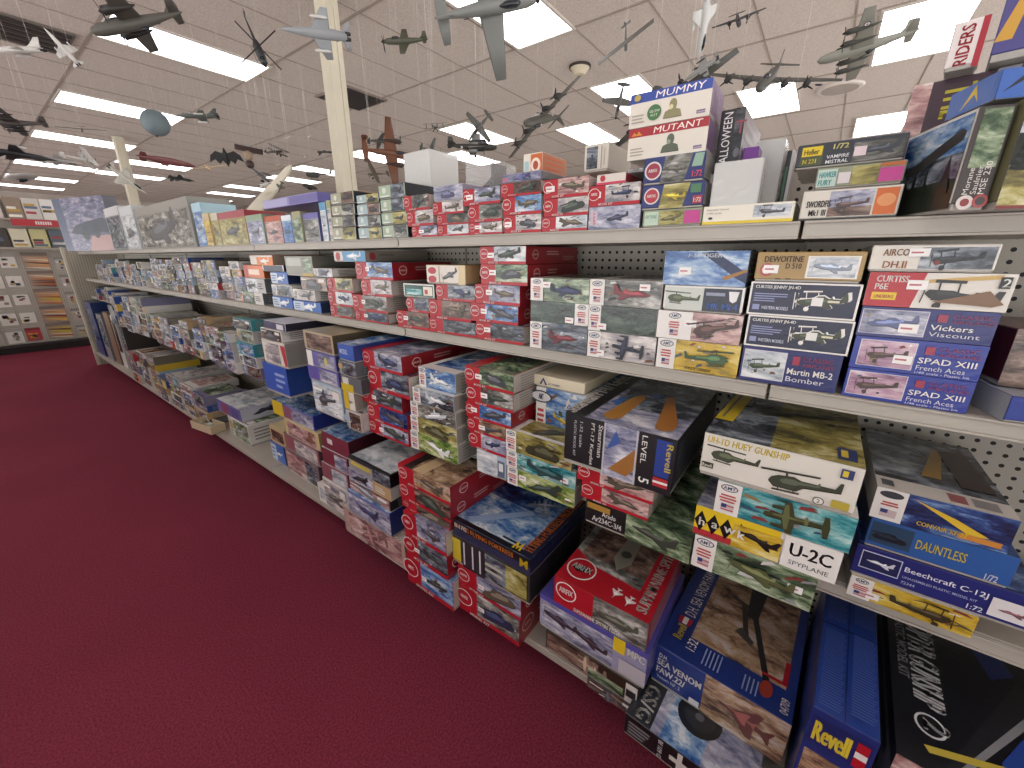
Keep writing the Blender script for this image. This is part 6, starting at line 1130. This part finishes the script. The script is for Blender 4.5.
hang('shuttle', 266, 184, 14, 4.2, (.9, .2, .2), (.1, .8, -.6), WH, 'small white craft just right of the grey biplane')
hang('glider', 278, 165, 20, 5.2, (-.2, -.1, -1), (1, -.03, .1), '#b9ab96', 'long winged pale glider, lower one near centre')
hang('biplane', 274, 152, 22, 3.8, (.7, .05, .6), (-.4, .3, .8), '#47423d', 'dark biplane above the long winged glider')
hang('glider', 304, 157, 18, 4.6, (.15, -.1, -1), (1, -.08, .1), '#a9a39b', 'grey glider above the far light panels')
hang('jet', 326, 152, 16, 4.6, (1, .0, .2), (.2, .3, -1), '#45423e', 'small dark jet touching the near column')
hang('heli', 318, 175, 26, 4.4, (-1, .02, .1), (.1, .1, -1), '#3c3d3a', 'dark helicopter in front of the far light, left of column')
hang('saucer', 310, 187, 14, 4.8, (1, -.3, .1), (0, .3, -1), '#3a3834', 'dark lens shaped craft low near the column')
hang('shuttle', 280, 188, 13, 3.5, (-.5, -.85, .1), (.8, -.4, .3), '#6d6d66', 'small olive plane diving beside the slanted board')
hang('bomber4', 16, 123, 46, 3.0, (-1, .08, .2), (.3, .35, -1), '#4c4743', 'dark four engined bomber at the left edge above the black jet')
hang('glider', 82, 129, 16, 3.6, (-.1, -.3, -1), (1, -.06, .0), '#77736d', 'long slim wing plane left of the far column')
hang('jet', 22, 155, 48, 3.2, (1, -.22, .2), (.2, .5, -1), '#26272a', 'black pointed jet at the left edge')
hang('shuttle', 62, 161, 30, 3.8, (1, -.2, .1), (.3, .5, -.8), '#a8a6a2', 'grey jet beside the white frame plane at left')
hang('biplane', 80, 159, 28, 4.0, (.9, -.25, .3), (-.3, .5, .8), WH, 'white frame biplane left of the far column')
hang('saucer', 21, 177, 24, 4.4, (1, 0, .1), (0, .25, -1), '#b9b6b1', 'pale saucer craft hung low at the far left')
hang('shuttle', 128, 180, 34, 4.2, (.62, -.75, .1), (.7, .5, .4), '#c2beb4', 'white winged craft diving in front of the far column')
def ball(L):
    r = empty('hanging_ball', (0, 0, 0)); b = MB(); mm = metal_paint('#6d7b80', 'ball_paint', .6)
    b.rings([[(L*.5*math.sin(t)*math.cos(2*PI*k/20), L*.46*math.sin(t)*math.sin(2*PI*k/20), L*.5*math.cos(t)) for k in range(20)] for t in [PI*(j+.02)/12.04 for j in range(13)]], mm); b.build('shell', r)
    b = MB(); b.tube((0, 0, L*.49), (0, 0, L*.53), L*.04, TYRE, 8); b.build('hook', r); return r
hang('x', 155.5, 123, 23.5, 2.8, (1, -.3, 0), (.1, .3, -1), '', 'smooth blue grey ball hanging across the second light panel', maker=ball, name='hanging_ball', cat='hanging ornament', anchors=((0, 0),))
def boat(L):
    r = empty('hanging_ship', (0, 0, 0)); br = flat('#33211e', .6); b = MB()
    b.rings([[(x*L, y*L, z*L) for y, z in ((-w, .08), (-w*.6, -.1), (0, -.13), (w*.6, -.1), (w, .08))] for x, w in ((-.5, .02), (-.3, .13), (.1, .16), (.35, .12), (.5, .01))], br, smooth=False); b.build('hull', r)
    b = MB(); b.rings([[(-.05*L+q*L*math.cos(2*PI*k/12), q*L*math.sin(2*PI*k/12), z*L) for k in range(12)] for q, z in ((.16, .05), (.17, .3), (.1, .4))], flat('#9a8671', .7)); b.build('cargo', r)
    b = MB(); b.rings([[(-.0*L+.16*L*math.sin(t)*math.cos(2*PI*k/14), .16*L*math.sin(t)*math.sin(2*PI*k/14), .54*L+.16*L*math.cos(t)) for k in range(14)] for t in [PI*(j+.03)/8.06 for j in range(9)]], flat('#3a2a25', .5)); b.build('round_top', r); return r
hang('x', 249, 150, 24, 3.3, (1, -.22, .1), (.1, .1, -1), '', 'small brown ship ornament with round top beside the black glider', maker=boat, name='hanging_ship', cat='hanging ornament')
# pale board leaning across between the ceiling and the shelving top
pb = empty('wooden_board', (0, 0, 0)); b = MB(); A_ = Vector((0, 0, EYE))+sight(291, 166)*(4.6/sight(291, 166).dot(fw_)); B_ = Vector((0, 0, EYE))+sight(250, 216)*(4.0/sight(250, 216).dot(fw_))
dd = (B_-A_); ln = dd.length; dd.normalize(); sx_ = dd.cross(fw_).normalized(); nz_ = sx_.cross(dd)
M = Matrix((sx_, dd, nz_)).transposed().to_4x4(); M.translation = A_; pb.matrix_world = M
vs = []
for t, w in ((0, .012), (.06, .035), (ln*.5, .06), (ln*1.25, .085)):
    for s_ in (-1, 1):
        for q in (-.012, .012): vs.append((s_*w, t, q))
fs = [[0, 1, 3, 2], [12, 14, 15, 13]]
for k in range(3): o = k*4; fs += [[o, o+4, o+5, o+1], [o+2, o+3, o+7, o+6], [o, o+2, o+6, o+4], [o+1, o+5, o+7, o+3]]
b.add(vs, fs, M_COL); b.build('board', pb); b = MB(); b.tube((0, .03, 0), M.inverted() @ Vector((A_.x, A_.y, CEIL-.003)), .0012, M_THREAD, 4); b.build('hanging_thread', pb)
tag(pb, 'long pale tapered board hanging aslant above the far top shelf', 'board')

# ---------------------------------------------------------------- the far display unit of magazines and blister packs
YU = 9.95
du = empty('display_unit', (.75, YU+.2, 0)); tag(du, 'cream pegboard display unit facing the aisle end, hung with blister packs', 'display unit')
def dp(mb, n): o = mb.build(n, du); o.location = (-.75, -YU-.2, 0); return o
mb = MB(); mb.box(-.35, 1.9, YU+.03, YU+.05, 0, 2.25, pegboard_mat('#b3aca0', 'unit_pegboard')); dp(mb, 'back_panel')
mb = MB(); mb.box(-.35, 1.9, YU-.25, YU+.03, 0, .1, M_DARK, .004); dp(mb, 'base');  # near-black colour paints in the shadow under the unit
for z in (1.56, 1.97): mb = MB(); mb.box(-.35, 1.9, YU-.16, YU+.03, z-.025, z, M_SHELF, .003); dp(mb, 'shelf')
mb = MB(); mb.box(.66, 1.16, YU-.175, YU-.162, 1.87, 1.965, '#b3202f'); 
for k in range(7): mb.box(.9+.025*k, .915+.025*k, YU-.178, YU-.175, 1.895, 1.94, WHITE)
dp(mb, 'sign_strip')['label'] = 'red header strip with small white letters'
rp = random.Random(21)
def pack(x, z, w, h, kind, label, group):
    t = empty('blister_pack', (x, YU+.018, z)); b = MB()
    c = {'orange': '#a58f80', 'white': '#dcd8cf', 'red': '#b04048', 'grey': '#b3aca4'}[kind]
    b.box(-w/2, w/2, -.004, 0, 0, h, c); b.box(-w/2, w/2, -.0046, -.004, h*.8, h, shade(c, .75)); b.build('card', t); b = MB()
    if kind == 'orange':
        for k in range(7):
            zz2 = h*(.02+.1*k); b.add([(-w*.45, -.012, zz2+.02), (w*.45, -.012, zz2-.01), (w*.45, -.012, zz2+.012), (-w*.2, -.012, zz2+.024), (-w*.45, -.012, zz2+.024), (-w*.45, -.006, zz2+.02), (w*.45, -.006, zz2-.01), (w*.45, -.006, zz2+.012), (-w*.2, -.006, zz2+.024), (-w*.45, -.006, zz2+.024)], [[0, 1, 2, 3, 4], [5, 9, 8, 7, 6], [0, 5, 6, 1], [1, 6, 7, 2], [2, 7, 8, 3], [3, 8, 9, 4]], rp.choice(['#b8642e', '#e0cdb4', '#6e3526', '#d9a06a', '#c9b03a']))
    else:
        for k in range(5): x0 = rp.uniform(-w*.4, w*.1); z0_ = rp.uniform(h*.08, h*.6); b.box(x0, x0+rp.uniform(.2, .35)*w, -.012, -.005, z0_, z0_+h*rp.uniform(.06, .2), rp.choice(['#3a3a3e', '#e2ded6', '#8b8076', '#c9a43a', '#7d2f35']))
    b.build('contents', t); tag(t, label, 'blister pack', group)
ROW = ['top', 'second', 'third', 'fourth', 'lowest']
for r_ in range(5):
    pack(.79, 1.24-.275*r_, .28, .25, 'orange', 'pack of orange brown pieces, %s row of the middle column' % ROW[r_], 'blister packs on the far unit')
    pack(1.04, 1.22-.275*r_, .12, .2, 'grey', 'narrow dark pack right of the orange ones, %s row' % ROW[r_], 'blister packs on the far unit')
    pack(.5, 1.26-.28*r_, .16, .2, 'red' if r_ == 4 else 'white', 'small pale pack left of the orange ones, %s row' % ROW[r_] if r_ < 4 else 'small red pack left of the orange ones, lowest row', 'blister packs on the far unit')
    pack(.3, 1.24-.28*r_, .17, .23, 'white', 'white card pack in the second column from left, %s row' % ROW[r_], 'blister packs on the far unit')
    pack(.09, 1.24-.28*r_, .17, .23, 'grey', 'greyish pack in the leftmost column, %s row' % ROW[r_], 'blister packs on the far unit')
def mag(x, z, w, h, c, label, n=3):
    t = MB(); t.box(-w/2, w/2, -.02, 0, 0, h, c, .002); 
    for k in range(n): a = rp.uniform(.05, .7); t.box(-w*.42, w*rp.uniform(.1, .42), -.022, -.02, h*a, h*(a+.12), rp.choice(['#3b3b40', '#e8e4dc', '#a03a40', '#5a6a80', '#b9974a']))
    o = t.build('magazine', None, (x, YU-.07, z), (-.12, 0, 0)); tag(o, label, 'magazine', 'magazines on the far unit')
for i, (x, c) in enumerate(((.12,'#b9a08c'),(.33,'#d0c6c0'),(.53,'#cdbcb8'),(.74,'#8f7d6c'),(.92,'#c9c4be'),(1.1,'#d9d6d0'))):
    mag(x, 1.972, .17, .3, c, 'magazine on the upper rack of the far unit, %s from left' % ordn[i])
for i, (x, c) in enumerate(((.1,'#4c4438'),(.3,'#b9a24a'),(.5,'#3f3a36'),(.7,'#d9d2b8'),(.9,'#c6c08a'),(1.1,'#54606a'))):
    mag(x, 1.562, .18, .27, c, 'magazine on the lower rack of the far unit, %s from left' % ordn[i])
